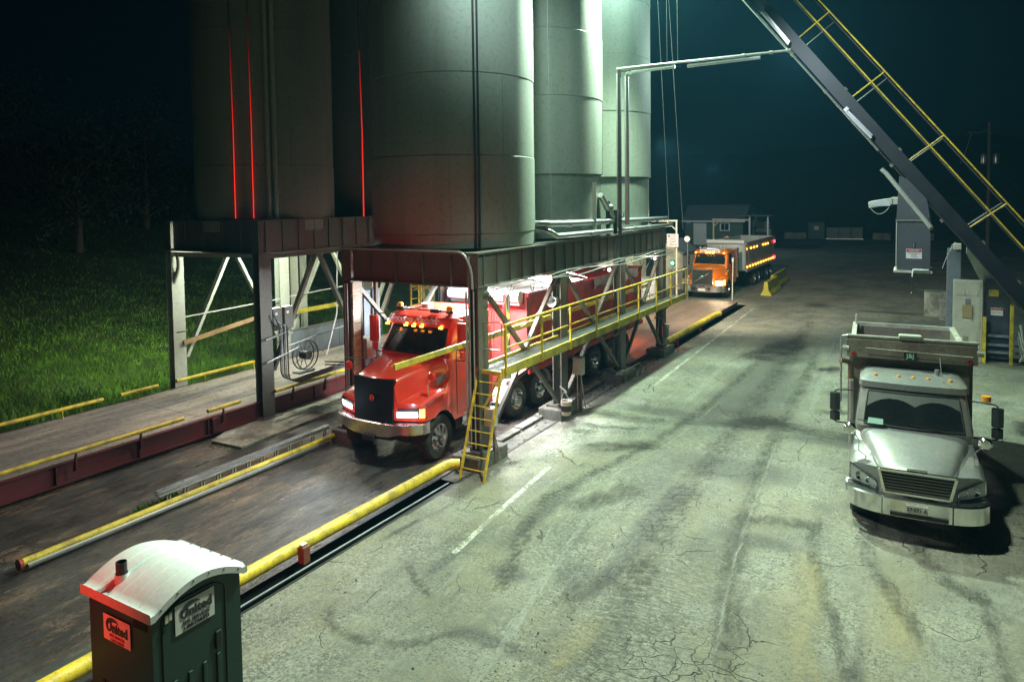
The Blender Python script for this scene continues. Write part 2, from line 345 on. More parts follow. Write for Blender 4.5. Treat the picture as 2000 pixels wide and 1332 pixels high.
def lane_material():
    m, t, b = nt('wet_muddy_lane')
    P = nd(t, 'ShaderNodeNewGeometry').outputs['Position']
    st = noise(t, mapv(t, P, (1.7, .34, 1)), 1.1, 11, .8); nb = noise(t, P, .7, 6, .6); nf = noise(t, P, 13, 8, .85)
    c = mix(t, rmp(t, nb, .4, .65), (.040, .033, .030), (.100, .080, .068))
    c = mix(t, mth(t, 'MULTIPLY', rmp(t, mth(t, 'ADD', st, mth(t, 'MULTIPLY', mth(t, 'SUBTRACT', nf, .5), .9)), .48, .56), .8), c, (.022, .03, .031))
    st2 = noise(t, mapv(t, P, (1.2, .35, 1), (4, 9, 0)), .9, 9, .75)
    c = mix(t, mth(t, 'MULTIPLY', rmp(t, mth(t, 'ADD', st2, mth(t, 'MULTIPLY', mth(t, 'SUBTRACT', nf, .5), .7)), .53, .62), .9), c, (.26, .18, .125))
    c = mix(t, mth(t, 'MULTIPLY', rmp(t, nf, .54, .58), .6), c, (.014, .014, .012))
    t.links.new(c, b.inputs['Base Color'])
    t.links.new(rmp(t, st, .40, .62, .24, .70), b.inputs['Roughness'])
    h = mth(t, 'ADD', mth(t, 'MULTIPLY', st, .9), mth(t, 'MULTIPLY', nf, .5)); bump(t, b, h, .5, .05)
    return m
def grass_material(name, c1, c2):
    m, t, b = nt(name); P = nd(t, 'ShaderNodeNewGeometry').outputs['Position']
    n = noise(t, P, .9, 8, .7); n2 = noise(t, P, 7, 6, .7)
    c = mix(t, rmp(t, n, .4, .65), c1, c2); c = mix(t, mth(t, 'MULTIPLY', rmp(t, n2, .5, .75), .6), c, tuple(x*.4 for x in c1))
    t.links.new(c, b.inputs['Base Color']); b.inputs['Roughness'].default_value = .8; bump(t, b, n2, .5, .1); return m
m_yard = yard_material(); m_lane = lane_material()
m_grassg = grass_material('grass_soil', (.035, .055, .018), (.06, .10, .03)); m_blade = grass_material('grass_blades', (.06, .15, .018), (.16, .34, .035))
m_hill = grass_material('dark_woodland', (.03, .05, .03), (.06, .08, .045))
m_leaf = grass_material('tree_leaves', (.025, .045, .018), (.045, .065, .025))
m_bark = mat('bark', (.09, .07, .05), .85, 0, .4, sc=5, bmp=.5)

def h_left(x, y):
    if x > -20.75: return 0
    d = -20.75-x
    return min(.20*d, 2.0+.14*d)*min(1, d/3)+.22*mnoise.noise(Vector((x*.25, y*.25, 0)))*min(1, d/2)+.07*mnoise.noise(Vector((x*.9, y*.9, 3)))*min(1, d/2)
# base ground out to the horizon, all below the sheets
xs = np.concatenate([np.linspace(-330, -60, 12), np.linspace(-55, -21, 60), [-20.75, -13.3, -8.9], np.linspace(-4, 270, 12)])
ys = np.concatenate([np.linspace(-60, 0, 5), np.linspace(2, 50, 70), np.linspace(56, 130, 16), [200, 300]])
g = MB()
def hz(x, y):
    z = h_left(x, y) if x < -20.75 else -.012
    if y > 60 and x < -20.75: z *= max(0, 1-(y-60)/25)
    return -.8 if x >= -20.75 else z-.03
g.grid([[(x, y, hz(x, y)) for x in xs] for y in ys])
gnd = struct(g, 'ground', m_grassg)
y_ = MB(); ys2 = np.concatenate([np.linspace(-30, 60, 46), np.linspace(64, 121, 14)])
xs2 = np.concatenate([np.linspace(-8.86, 8, 24), [14, 25, 60]])
y_.grid([[(x, y, 0) for x in xs2] for y in ys2]); y_.grid([[(-330, 121.02, -.02), (-30, 121.02, -.02), (270, 121.02, -.02)], [(-330, 300, -.02), (-30, 300, -.02), (270, 300, -.02)]]); y_.grid([[(60, -30, -.02), (270, -30, -.02)], [(60, 121, -.02), (270, 121, -.02)]]); struct(y_, 'yard_pavement', m_yard)
MB().grid([[(-30, 41.5, -.004), (-8.86, 41.5, -.004)], [(-30, 121, -.004), (-8.86, 121, -.004)]]).build('far_pavement', m_yard)['kind'] = 'structure'
l_ = MB(); l_.grid([[(x, y, -.004+.02*mnoise.noise(Vector((x*1.5, y*.3, 0)))) for x in np.linspace(-16.95, -9.32, 40)] for y in np.linspace(-20, 24.2, 90)])
struct(l_, 'truck_lane', m_lane)
gy_ = MB(); gy_.grid([[(x, y, -.012) for x in np.linspace(-20.76, -9.32, 12)] for y in np.linspace(24.2, 41.6, 18)]); struct(gy_, 'muddy_yard', m_lane)
sk = MB(); sk.grid([[(-20.76, y, -.05), (-16.9, y, -.05)] for y in np.linspace(-20, 24.3, 30)]); struct(sk, 'scale_pit_floor', m_lane)
# trench beside the guide pipe
tr = MB(); tr.box(-9.34, -9.30, -20, 27, -.6, .02); tr.box(-8.90, -8.86, -20, 13, -.6, .012); struct(tr, 'trench_curb', m_blk)
tf = MB(); tf.box(-9.30, -8.90, -20, 12.6, -.7, -.6); struct(tf, 'trench_floor', m_blk)
cp = MB(); cp.grid([[(x, y, .0) for x in (-9.32, -8.86)] for y in (12.6, 16, 20, 24, 28)]); struct(cp, 'gravel_strip', m_concd)
jt = MB(); jt.box(-8.87, -8.80, 10.8, 26.2, -.01, .006); struct(jt, 'pavement_joint', m_dark)
# concrete pads
pd = MB(); pd.prism([(-15.95, 11.7), (-14.85, 11.75), (-15.0, 15.0), (-14.9, 17.8), (-16.3, 17.8), (-16.3, 12.4)], -.02, .07); struct(pd, 'concrete_pad', m_conc, bevel=.02)
cb = MB()
for i in range(7):
    y0 = 14.1+i*1.1
    cb.box(-9.55+random.uniform(-.02, .02), -9.30, y0, y0+1.04, -.02, .10+random.uniform(-.02, .02))
struct(cb, 'broken_kerb', m_conc, bevel=.02)
# painted lane lines: worn paint
def worn(name, col, lo, hi, al=1):
    m, t, b = nt(name); P = nd(t, 'ShaderNodeNewGeometry').outputs['Position']
    n = noise(t, P, 7, 8, .8); n2 = noise(t, P, .9, 3)
    a = mth(t, 'MULTIPLY', rmp(t, n, lo, hi, al, 0), rmp(t, n2, .30, .6, .25, 1))
    b.inputs['Base Color'].default_value = (*col, 1); b.inputs['Roughness'].default_value = .7; t.links.new(a, b.inputs['Alpha']); return m
m_line = worn('worn_white_paint', (.46, .46, .39), .43, .62, .85); m_line2 = worn('faint_dust_streak', (.30, .31, .26), .36, .66, .6)
def strip(pts, w, z, m, name):
    s = MB(); rows = []
    for i, (x, y) in enumerate(pts):
        a = pts[max(i-1, 0)]; c = pts[min(i+1, len(pts)-1)]; d = Vector((c[0]-a[0], c[1]-a[1], 0)).normalized(); nrm = Vector((-d.y, d.x, 0))
        rows.append([Vector((x, y, z))+nrm*w/2, Vector((x, y, z))-nrm*w/2])
    s.grid(rows, False); return struct(s, name, m)
strip([(-8.26, 40.6), (-7.95, 30), (-7.72, 22.3)], .13, .004, m_line, 'painted_line')
strip([(-7.5, 14.4), (-7.3, 11.8), (-7.12, 10.0)], .12, .004, m_line, 'painted_line')
strip([(-6.7, 32.0), (-6.35, 25), (-6.2, 20)], .22, .004, m_line2, 'faint_line')
strip([(-3.45, 34.4), (-3.1, 28), (-2.75, 20.5)], .14, .004, m_line2, 'faint_line')
strip([(-6.0, 15), (-5.45, 11), (-5.0, 8.0), (-4.9, 6.6)], .12, .004, m_line2, 'faint_line')
# tyre tracks, scrapes and dirt bands lying on the pavement
def track_mat(name, col, lo, hi, al, tread=0, sc=7, stretch=(1, .35, 1)):
    m, t, b = nt(name); P = nd(t, 'ShaderNodeNewGeometry').outputs['Position']
    at = nd(t, 'ShaderNodeAttribute'); at.attribute_name = 'fade'
    n = noise(t, mapv(t, P, stretch), sc, 9, .85); n2 = noise(t, P, 1.1, 4)
    f = mth(t, 'ADD', at.outputs['Fac'], mth(t, 'MULTIPLY', mth(t, 'SUBTRACT', n, .5), 4.0))
    a = mth(t, 'MULTIPLY', rmp(t, f, lo, hi, 0, al), rmp(t, n2, .36, .58, .35, 1))
    if tread:
        sep = nd(t, 'ShaderNodeSeparateXYZ'); t.links.new(P, sep.inputs[0])
        w = mth(t, 'SINE', mth(t, 'MULTIPLY', mth(t, 'ADD', sep.outputs[1], mth(t, 'MULTIPLY', sep.outputs[0], -.45)), tread)); a = mth(t, 'MULTIPLY', a, rmp(t, mth(t, 'ADD', w, mth(t, 'MULTIPLY', mth(t, 'SUBTRACT', n, .5), 9.0)), -.9, .6, .55, 1))
    b.inputs['Base Color'].default_value = (*col, 1); b.inputs['Roughness'].default_value = .85; t.links.new(a, b.inputs['Alpha']); return m
def smooth_pts(p, n=8):
    p = [Vector((*q, 0)) for q in p]; p = [p[0]*2-p[1]]+p+[p[-1]*2-p[-2]]; out = []
    for i in range(1, len(p)-2):
        for k in range(n):
            u = k/n; out.append(.5*((2*p[i])+(p[i+1]-p[i-1])*u+(2*p[i-1]-5*p[i]+4*p[i+1]-p[i+2])*u*u+(3*p[i]-p[i-1]-3*p[i+1]+p[i+2])*u**3))
    return out+[p[-2]]
zt_ = [.006]
def track(pts, w, m, name):
    q = smooth_pts(pts); us = (-1, -.6, 0, .6, 1); rows = []; fade = []
    for i, a in enumerate(q):
        d = (q[min(i+1, len(q)-1)]-q[max(i-1, 0)]).normalized(); nr = Vector((-d.y, d.x, 0)); e = min(1, i/4, (len(q)-1-i)/4)
        for_ = [a+nr*w/2*u+Vector((0, 0, zt_[0])) for u in us]; rows.append(for_); fade += [(1-u*u)*e for u in us]
    o = struct(MB().grid(rows, False), name, m); at = o.data.attributes.new('fade', 'FLOAT', 'POINT'); at.data.foreach_set('value', fade); zt_[0] += .0007
m_trk = track_mat('dark_tyre_track', (.045, .046, .038), .15, 1.4, .66, 31); m_drt = track_mat('dark_dirt_band', (.042, .042, .033), .15, 1.5, .62); m_xband = track_mat('damp_streak', (.045, .048, .042), .3, 1.1, .6, 0, 5, (.3, 1.6, 1))
m_scr = track_mat('pale_scrape', (.34, .35, .30), .5, 1.6, .62, 0, 9, (3, .25, 1)); m_snd = track_mat('sandy_dust', (.29, .25, .14), .15, 1.4, .62)
track([(-5.5, 8.6), (-6.3, 10.9), (-6.74, 12.6), (-6.5, 14.3), (-5.85, 17.8), (-5.5, 23), (-5.4, 30)], .42, m_trk, 'tyre_track')
track([(-4.6, 6.6), (-5.4, 9.4), (-6.1, 11.9), (-6.0, 14.4), (-5.5, 18), (-5.3, 24)], .13, m_scr, 'scrape_mark')
track([(-6.5, 7.8), (-6.8, 10.6), (-7.0, 13.1), (-6.9, 18), (-6.9, 26), (-7.0, 35)], .16, m_scr, 'scrape_mark')
track([(-.72, 9.2), (-.98, 10.6), (-1.4, 11.9), (-1.7, 13.4), (-1.8, 15)], .34, m_drt, 'dirt_band')
track([(-1.9, 8.2), (-2.5, 10.5), (-2.9, 13), (-3.25, 17), (-3.45, 24), (-3.8, 33)], .55, m_drt, 'dirt_band')
track([(-2.2, 8), (-2.75, 12), (-3.0, 15.6), (-3.3, 20)], .16, m_scr, 'scrape_mark')
track([(-3.6, 7.5), (-4.0, 10.5), (-4.3, 14), (-4.4, 20), (-4.6, 30), (-5.2, 42)], .9, m_trk, 'tyre_track')
track([(-8.0, 7.9), (-7.5, 7.4), (-6.8, 7.35), (-6.2, 7.6), (-5.5, 8.5)], .28, m_drt, 'dirt_band')
track([(-7.7, 9.4), (-7.2, 9.0), (-6.4, 8.55)], .22, m_trk, 'tyre_track')
track([(-8.62, 9.4), (-8.52, 10.2), (-8.4, 11.2)], .22, m_drt, 'dirt_band')
track([(-8.8, 18.9), (-7, 18.7), (-5.2, 19.3), (-3.6, 19.9), (-1.6, 19.8), (.5, 20.6)], 1.0, m_xband, 'damp_streak')  # dark band crossing the road
track([(-8.6, 17.6), (-7.4, 17.7), (-6.2, 18.2)], .5, m_xband, 'damp_streak')
track([(1.0, 10.2), (.88, 12.0), (.7, 13.4)], .3, m_drt, 'dirt_band')
track([(-1.9, 13.2), (-1.5, 11.8), (-1.45, 10.2), (-1.2, 9)], .55, m_snd, 'sandy_patch')
track([(-.6, 13), (-.3, 11.5), (-.1, 10)], .6, m_snd, 'sandy_patch')
track([(-4.2, 7.8), (-4.1, 8.6), (-4.05, 9.6)], .34, m_snd, 'sandy_patch')
track([(-1.0, 22), (-1.4, 26), (-2.0, 32), (-2.2, 40)], .8, m_drt, 'dirt_band')
track([(-.5, 17), (-.9, 14), (-.4, 12.2), (.3, 10.5)], .4, m_trk, 'tyre_track')
m_oil = track_mat('oily_stain', (.014, .014, .012), .1, 1.2, .9, 0, 6, (1, 1.4, 1))
track([(-5.9, 27.2), (-5.2, 29.5), (-4.7, 32.5)], 1.9, m_oil, 'oil_stain')
track([(-4.7, 19.2), (-3.9, 19.9), (-3.4, 20.7)], 1.3, m_oil, 'oil_stain')
track([(-7.6, 15.6), (-6.4, 16.6), (-5.4, 17.2)], .9, m_oil, 'oil_stain')
track([(-3.3, 27.0), (-2.9, 27.4), (-2.6, 28.0)], .6, m_oil, 'oil_stain')
track([(-6.3, 12.2), (-5.7, 13.4), (-5.0, 14.6)], .9, m_drt, 'dirt_band')
track([(-4.9, 8.9), (-4.4, 10.6), (-3.9, 12.4)], .7, m_drt, 'dirt_band')
track([(-3.2, 13.6), (-2.4, 14.0), (-1.6, 14.2)], .6, m_drt, 'dirt_band')
track([(-1.6, 17.3), (-.8, 16.6), (.2, 13.3), (1.6, 12.0)], .5, m_drt, 'dirt_band')
track([(-2.9, 21.5), (-1.9, 22.0), (-.9, 21.6)], .8, m_drt, 'dirt_band')
# muddy deck under the far end of the silos
md = MB(); md.box(-13.1, -9.33, 24.2, 41.4, -.05, .17); struct(md, 'muddy_lane_deck', m_deckr)
# wooded hill behind the yard
hl = MB(); rows = []
for j in range(14):
    rows.append([(x, 124+j*9+8*mnoise.noise(Vector((x*.02, j, 0))), (1-math.exp(-j*.28))*(19+6*mnoise.noise(Vector((x*.012, j*.3, 1))))+1.6*mnoise.noise(Vector((x*.2, j*.9, 5)))*min(1, j) - .1) for x in np.linspace(-320, 260, 120)])
hl.grid(rows); struct(hl, 'wooded_hill', m_hill)
# grass blades on the bank (uncountable)
def blades(name, n, xr, yr, hgt, m):
    x = (xr[1]-rng.exponential(4.6, n)) if name == 'grass' else rng.uniform(*xr, n); y = rng.uniform(*yr, n); h = rng.uniform(.4, 1.0, n)*hgt; a = rng.uniform(0, 2*PI, n); w = .012+.012*rng.random(n)
    z = np.array([h_left(p, q) for p, q in zip(x, y)])-.05; lx = rng.normal(0, .35, n)*h; ly = rng.normal(0, .35, n)*h
    dx = np.cos(a)*w; dy = np.sin(a)*w
    v = np.stack([np.stack([x-dx, y-dy, z], 1), np.stack([x+dx, y+dy, z], 1), np.stack([x+lx, y+ly, z+h], 1)], 1).reshape(-1, 3)
    me = bpy.data.meshes.new(name); f = np.arange(3*n).reshape(-1, 3); me.from_pydata(v.tolist(), [], f.tolist()); me.materials.append(m)
    o = bpy.data.objects.new(name, me); COL.objects.link(o); o['kind'] = 'stuff'; return o
o = blades('grass', 60000, (-34, -20.75), (5, 28), .19, m_blade); tag(o, 'green grass covering the bank left of the truck scale', 'grass')
o = blades('tall_grass', 7000, (-22.6, -20.7), (5, 27), .55, m_blade); tag(o, 'taller weeds along the far edge of the truck scale', 'weeds')
o = blades('weeds', 500, (-13.75, -13.45), (8.2, 9.2), .22, m_blade); tag(o, 'small clump of weeds at the end of the steel rail in the mud', 'weeds')
o = blades('pad_weeds', 260, (-15.1, -14.75), (12.0, 16.5), .12, m_blade); tag(o, 'sparse weeds growing along the edge of the concrete pad', 'weeds')
o = blades('pad_end_weeds', 240, (-15.95, -14.9), (11.5, 11.85), .10, m_blade); tag(o, 'thin grass along the cracked near end of the concrete pad', 'weeds')
fl = MB()
for i in range(150):
    cx, cy = random.choice([(-27.5, 12.5), (-26, 15.5), (-25.5, 17.5), (-24.5, 20)]); x = random.gauss(cx, 1.0); y = random.gauss(cy, 1.2)
    if x > -21.5: continue
    z = h_left(x, y)+.3; r = .022; fl.add([(x-r, y, z), (x, y-r, z), (x+r, y, z), (x, y+r, z), (x, y, z+r)], [(0, 1, 4), (1, 2, 4), (2, 3, 4), (3, 0, 4), (3, 2, 1, 0)])
o = fl.build('wildflowers', m_white, kind='stuff'); tag(o, 'scattered small white wildflowers in the grass bank', 'flowers')
# loose grit on the pavement
st = MB()
for i in range(1500):
    zone = random.random()
    if zone < .35: x, y = random.uniform(-8.7, -1), random.uniform(5.5, 16)
    elif zone < .6: x, y = random.gauss(-4.0, 1.4), random.gauss(18, 3)
    elif zone < .8: x, y = random.gauss(-4.7, .25), random.uniform(6.5, 12)
    else: x, y = random.gauss(-8.3, .35), random.uniform(6, 26)
    r = random.uniform(.006, .017)*(2.0 if random.random() < .04 else 1); a = random.uniform(0, 3)
    if y < 14.3 and x > -8.8 or x > -8.8:
        st.add([(x+r*math.cos(a), y+r*math.sin(a), .0), (x+r*math.cos(a+2.1), y+r*math.sin(a+2.1), 0), (x+r*math.cos(a+4.2), y+r*math.sin(a+4.2), 0), (x, y, r*.9)], [(0, 1, 3), (1, 2, 3), (2, 0, 3)])
o = st.build('loose_grit', m_concd, kind='stuff'); tag(o, 'loose dark grit scattered over the cracked pavement', 'grit')
ms = MB()
for i in range(420):
    x = random.gauss(-9.05, .16); y = random.choice([random.gauss(25.2, .9), random.gauss(20.9, .7), random.uniform(13, 28)]); r = random.uniform(.02, .055)
    a = random.uniform(0, 3); ms.add([(x+r*math.cos(a), y+r*math.sin(a), .0), (x+r*math.cos(a+2.1), y+r*math.sin(a+2.1), 0), (x+r*math.cos(a+4.2), y+r*math.sin(a+4.2), 0), (x, y, r*.9)], [(0, 1, 3), (1, 2, 3), (2, 0, 3)])
o = ms.build('gravel', m_conc, kind='stuff'); tag(o, 'pale gravel spilled between the footings and the pavement', 'gravel')

# ================================================================ SILOS
def silo(cx, cy, r, z0, ztop, skirt, label, extra=None):
    t = thing('silo', label, 'silo', (cx, cy, z0), 'storage silos on the steel towers')
    if skirt: MB().lathe([(r-.07, 0), (r-.07, skirt)], (cx, cy, z0), 'z', 64).build('skirt', m_silo2, t)
    z = z0+skirt; i = 0
    zc = [z]+[q for q in (7.30, 9.30, 11.30, 13.3, 15.3, 17.3) if q > z+.5]+[ztop]
    if not skirt: zc.insert(1, 5.36)
    for a, b in zip(zc[:-1], zc[1:]):
        rr = r+(.006 if i % 2 else -.006); i += 1
        MB().lathe([(rr-.012, 0), (rr, .015), (rr, b-a-.015), (rr-.012, b-a)], (cx, cy, a), 'z', 72).build('shell_course', m_silo, t)
    for i, (a, b) in enumerate(zip(zc[:-1], zc[1:])):
        for k in range(3):
            q = R(-95+i*37+k*120); MB().tube([(cx+(r+.003)*math.cos(q), cy+(r+.003)*math.sin(q), a+.03), (cx+(r+.003)*math.cos(q), cy+(r+.003)*math.sin(q), b-.03)], .007, 4, False).build('weld_seam', m_silo2, t)
    MB().lathe([(r-.02, 0), (r*.5, .7), (0, 1.0)], (cx, cy, ztop), 'z', 48).build('roof', m_silo, t)
    return t
s1 = silo(-11.2, 16.05, 2.2, 5.0, 18, 0, 'front storage silo above the red truck with a dark vertical channel right of centre')
s2 = silo(-11.2, 20.75, 2.2, 5.0, 18, 1.95, 'middle storage silo with a dark skirt, second from the front over the catwalk')
s3 = silo(-11.2, 25.4, 2.2, 5.0, 18, 1.95, 'brightly lit yellowish storage silo farthest along the catwalk')
silo(-18.3, 15.75, 2.1, 5.75, 18, 0, 'shadowed silo on the left tower beside the grass with two red light lines')
silo(-18.3, 20.6, 2.1, 5.75, 18, 0, 'dim blue silo on the left tower seen between the two silo rows')
silo(-18.3, 25.4, 2.1, 5.75, 18, 0, 'far silo of the left tower mostly hidden by the front silos')
ch = MB(); A = R(-40.5); 
for da in (-.018, .018):
    x = -11.2+2.24*math.cos(A+da*1.2); y = 16.05+2.24*math.sin(A+da*1.2); ch.tube([(x, y, 5.0), (x, y, 18)], .024, 8)
ch.build('pipe_channel', m_dark, s1)
# conduits with glowing tubes that imitate red reflections on the silos
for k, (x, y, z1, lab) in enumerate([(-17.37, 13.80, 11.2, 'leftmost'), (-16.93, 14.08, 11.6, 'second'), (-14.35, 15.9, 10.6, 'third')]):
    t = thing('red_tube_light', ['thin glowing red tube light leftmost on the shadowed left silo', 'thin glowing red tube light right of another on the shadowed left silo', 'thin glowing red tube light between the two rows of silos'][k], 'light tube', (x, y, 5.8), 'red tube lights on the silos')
    MB().tube([(x, y, 5.75), (x+.01, y, (5.75+z1)/2), (x-.03, y, z1)], .013 if k < 2 else .016, 6).build('light_tube', m_redstreak, t)
    MB().tube([(x-.05, y+.03, 5.75), (x-.05, y+.03, 14)], .02, 6).build('conduit', m_frame, t)
dn = thing('fill_pipe', 'pale vertical fill pipe running up the right side of the shadowed left silo', 'pipe', (-16.6, 14.4, 5.75))  # two pale upright tubes beside the silo wall
MB().tube([(-16.60, 14.38, 5.75), (-16.60, 14.38, 18)], .07, 12).build('pipe', m_framel, dn); MB().tube([(-16.46, 14.5, 5.75), (-16.46, 14.5, 18)], .07, 12).build('casing', m_framel, dn)

# ================================================================ STEEL TOWERS
def tower(name, label, xl, xr, ys_, zb, zt, base=.35, skip_front_brace=True, midz=2.35, footer=True):
    t = thing(name, label, 'steel tower', ((xl+xr)/2, ys_[0], 0))
    w = .28
    for x, sx in ((xl, 1), (xr, -1)):
        for i, y in enumerate(ys_):
            c = MB(); cx = x+sx*w/2
            c.box(cx-w/2, cx-w/2+.03, y, y+.42, base, zb); c.box(cx+w/2-.03, cx+w/2, y, y+.42, base, zb); c.box(cx-w/2+.03, cx+w/2-.03, y+.19, y+.22, base, zb)
            col = c.build('column', m_framel if (x == xl and name == 'left_tower') else m_frame, t)
            MB().box(cx-.30, cx+.30, y-.14, y+.56, base-.03, base+.012).build('base_plate', m_frame, col)
    # girders with stiffeners
    for x, nm in ((xl, -1), (xr, 1)):
        gb = MB(); xo = x+nm*.02; xi = x-nm*.28
        a, b = min(xo, xi), max(xo, xi); mid = (a+b)/2+nm*.09
        gb.box(a, b, ys_[0], ys_[-1]+.5, zt-.035, zt); gb.box(a, b, ys_[0], ys_[-1]+.5, zb, zb+.035); gb.box(mid-.012, mid+.012, ys_[0], ys_[-1]+.5, zb+.035, zt-.035)
        go = gb.build('girder', m_frame, t)
        yy = ys_[0]+.25; sb = MB().box(min(mid+nm*.012, xo-nm*.01), max(mid+nm*.012, xo-nm*.01), yy, yy+.02, zb+.036, zt-.036)
        so = sb.build('stiffener', m_frame, go); k = 1
        while yy+k*.62 < ys_[-1]+.4: copy_obj(so, go, (0, k*.62, 0)); k += 1
    for y in (ys_[0], ys_[-1]+.2):
        gb = MB(); gb.box(xl+.285, xr-.285, y+.02, y+.30, zt-.035, zt-.001); gb.box(xl+.285, xr-.285, y+.02, y+.30, zb+.001, zb+.035); gb.box(xl+.285, xr-.285, y+.10, y+.125, zb+.035, zt-.035)
        go = gb.build('girder', m_frame, t)
        for k in range(4 if y == ys_[0] else 0):
            xx = xl+.9+k*(xr-xl-1.2)/3.6; MB().box(xx, xx+.02, y+.03, y+.099, zb+.036, zt-.036).build('stiffener', m_frame, go)
    # end plates that close the girder corners at the front
    MB().box(xl, xr, ys_[0]-.012, ys_[0]-.001, zb-.001, zb+.035).build('flange', m_frame, t)
    MB().box(xl, xr, ys_[0]-.012, ys_[0]-.001, zt-.035, zt).build('flange', m_frame, t)
    for x, nm in ((xl, -1), (xr, 1)): MB().box(min(x-nm*.3, x+nm*.02), max(x-nm*.3, x+nm*.02), ys_[0]-.01, ys_[0]-.002, zb+.036, zt-.036).build('end_plate', m_frame, t)
    dk = MB().box(xl+.3, xr-.3, ys_[0]+.31, ys_[-1]+.19, zt-.06, zt-.036); dk.build('floor_plate', m_dark, t)
    return t
TY = [13.6, 17.85, 22.4, 26.75]
rt = tower('right_tower', 'dark steel tower carrying the front silos over the red truck', -13.05, -8.88, TY, 4.17, 4.98)
ltw = tower('left_tower', 'steel tower carrying the left silos over the empty truck scale', -20.45, -16.2, TY, 4.75, 5.70, base=.08)
# braces
def brace(p, q, parent, m=m_frame, w=.10): return MB().beam(p, q, w, .10).build('brace', m, parent)
xb = -8.98
for i in range(3):
    y0, y1 = TY[i]+.4, TY[i+1]; ym = (y0+y1)/2; zm = 2.35
    for yy, zz in ((y0, 4.15), (y1, 4.15)):
        brace((xb, yy, zz-.05), (xb, ym+(.06 if yy > ym else -.06), zm), rt)
        brace((xb, yy, .45), (xb, ym+(.06 if yy > ym else -.06), zm-.2), rt)
    for yy in (y0, y1): brace((-12.92, yy, 4.0 if yy == y0 else 4.0), (-12.92, ym+(.06 if yy > ym else -.06), 2.2), rt, m_framel if i else m_frame)
    for x, m in ((-20.3, m_framel), (-16.33, m_frame)):
        for yy in (y0, y1): brace((x, ym+(.08 if yy > ym else -.08), 4.62), (x, yy-(.1 if yy > ym else -.1), 1.35), ltw, m, .15)
        MB().beam((x, y0, 4.66), (x, y1, 4.66), .15, .14).build('strut', m, ltw)
MB().beam((-20.3, 13.8, 4.62), (-16.5, 13.8, 4.70), .12, .14).build('strut', m_framel, ltw)
# pale plywood board and grey panels on tower
pb = MB(); zz = .9
for k in range(9):
    z1 = zz+.36; pb = MB().box(-12.765, -12.735, 13.63, 13.90, zz+.006, z1-.006); pb.build('board', m_wood, rt); zz = z1
cnd = MB()
for dx in (0, .07): cnd.tube(arcpts([(-12.9+dx, 13.52, .4), (-12.9+dx, 13.52, 4.1)], .1), .018, 6)
cnd.build('conduit', m_cable, rt)
cnd = MB()
for dx in (0, .09, .2): cnd.tube([(-9.16+dx, 13.53, .45), (-9.16+dx, 13.53, 4.1 if dx != .09 else 4.9)], .018 if dx else .03, 6)
cnd.tube(arcpts([(-12.98, 13.52, 5.01), (-9.2, 13.5, 5.01), (-8.98, 13.5, 4.6), (-8.98, 13.52, 4.15)], .3, 6), .03, 6)
cnd.build('conduit', m_cable, rt)
# footings
for i, y in enumerate(TY):
    lab = ['front concrete footing behind the ladder foot', 'concrete footing next to the hanging bucket', 'concrete footing with a steel guard below the middle of the catwalk', 'dark concrete footing at the muddy deck edge'][i]
    f = MB(); f.prism([(-9.45, y-.35), (-8.72, y-.35), (-8.70, y+.95), (-9.45, y+.95)], -.1, .315); tag(f.build('footing', m_concd, bevel=.03), lab, 'footing', 'concrete footings under the right tower')
    f = MB(); f.box(-13.3, -12.6, y-.3, y+.75, -.1, .315); tag(f.build('footing', m_concd, bevel=.03), ['footing under the board-clad front column left of the red truck', 'footing under the second inner column left of the red truck', 'footing under the third inner column behind the red truck', 'footing under the last inner column of the right tower'][i], 'footing', 'concrete footings under the right tower')
# guard frame at footing 3
gf = thing('guard_frame', 'low steel guard frame around the footing below the catwalk', 'guard', (-8.6, 22.8, 0))
MB().tube(arcpts([(-8.62, 22.1, 0), (-8.62, 22.1, .45), (-8.62, 23.5, .45), (-8.62, 23.5, 0)], .05), .02, 6).build('rail', m_frame, gf)
MB().box(-8.9, -8.66, 21.9, 22.5, .316, .40).build('top_block', m_conc, gf, bevel=.02)

# pipes on top of the right tower
pt = thing('insulated_pipe', 'upper shiny insulated pipe along the top of the right tower', 'pipe', (-9.05, 17, 5.5), 'insulated pipes on the right tower')
MB().tube(arcpts([(-9.4, 17.0, 5.52), (-9.0, 17.2, 5.52), (-9.0, 18.6, 5.48), (-9.0, 22.0, 5.44)], .15), .095, 14).build('pipe', m_galv, pt)
MB().tube([(-9.0, 22.5, 5.42), (-9.0, 27.6, 5.36)], .095, 14).build('pipe', m_galv, pt)
for y in (18.6, 21.7, 22.9, 26.4): MB().tube([(-9.0, y, 5.47-.013*(y-18.6)), (-9.0, y+.12, 5.47-.013*(y-18.6))], .115, 14).build('collar', m_galv, pt)
pt = thing('insulated_pipe', 'lower shiny insulated pipe along the top of the right tower', 'pipe', (-8.95, 17, 5.2), 'insulated pipes on the right tower')
MB().tube(arcpts([(-9.3, 17.0, 5.42), (-8.9, 17.3, 5.3), (-8.88, 17.6, 5.16), (-8.88, 21.6, 5.13)], .2), .085, 14).build('pipe', m_galv, pt)
MB().tube([(-8.88, 22.4, 5.13), (-8.88, 27.9, 5.10)], .075, 14).build('pipe', m_galv, pt)
for y in (19.8, 23.6, 25.2): MB().tube([(-8.88, y, 5.13), (-8.88, y+.1, 5.13)], .105, 12).build('collar', m_galv, pt)
vp = thing('valve_assembly', 'dark valves and standing pipe between the middle and last silos', 'valve', (-9, 21.9, 5.0))
for p in ([(-9.0, 21.6, 5.0), (-9.0, 21.6, 6.1)], [(-9.05, 22.35, 5.0), (-9.05, 22.35, 5.8)]): MB().tube(p, .07, 10).build('stem', m_dark, vp)
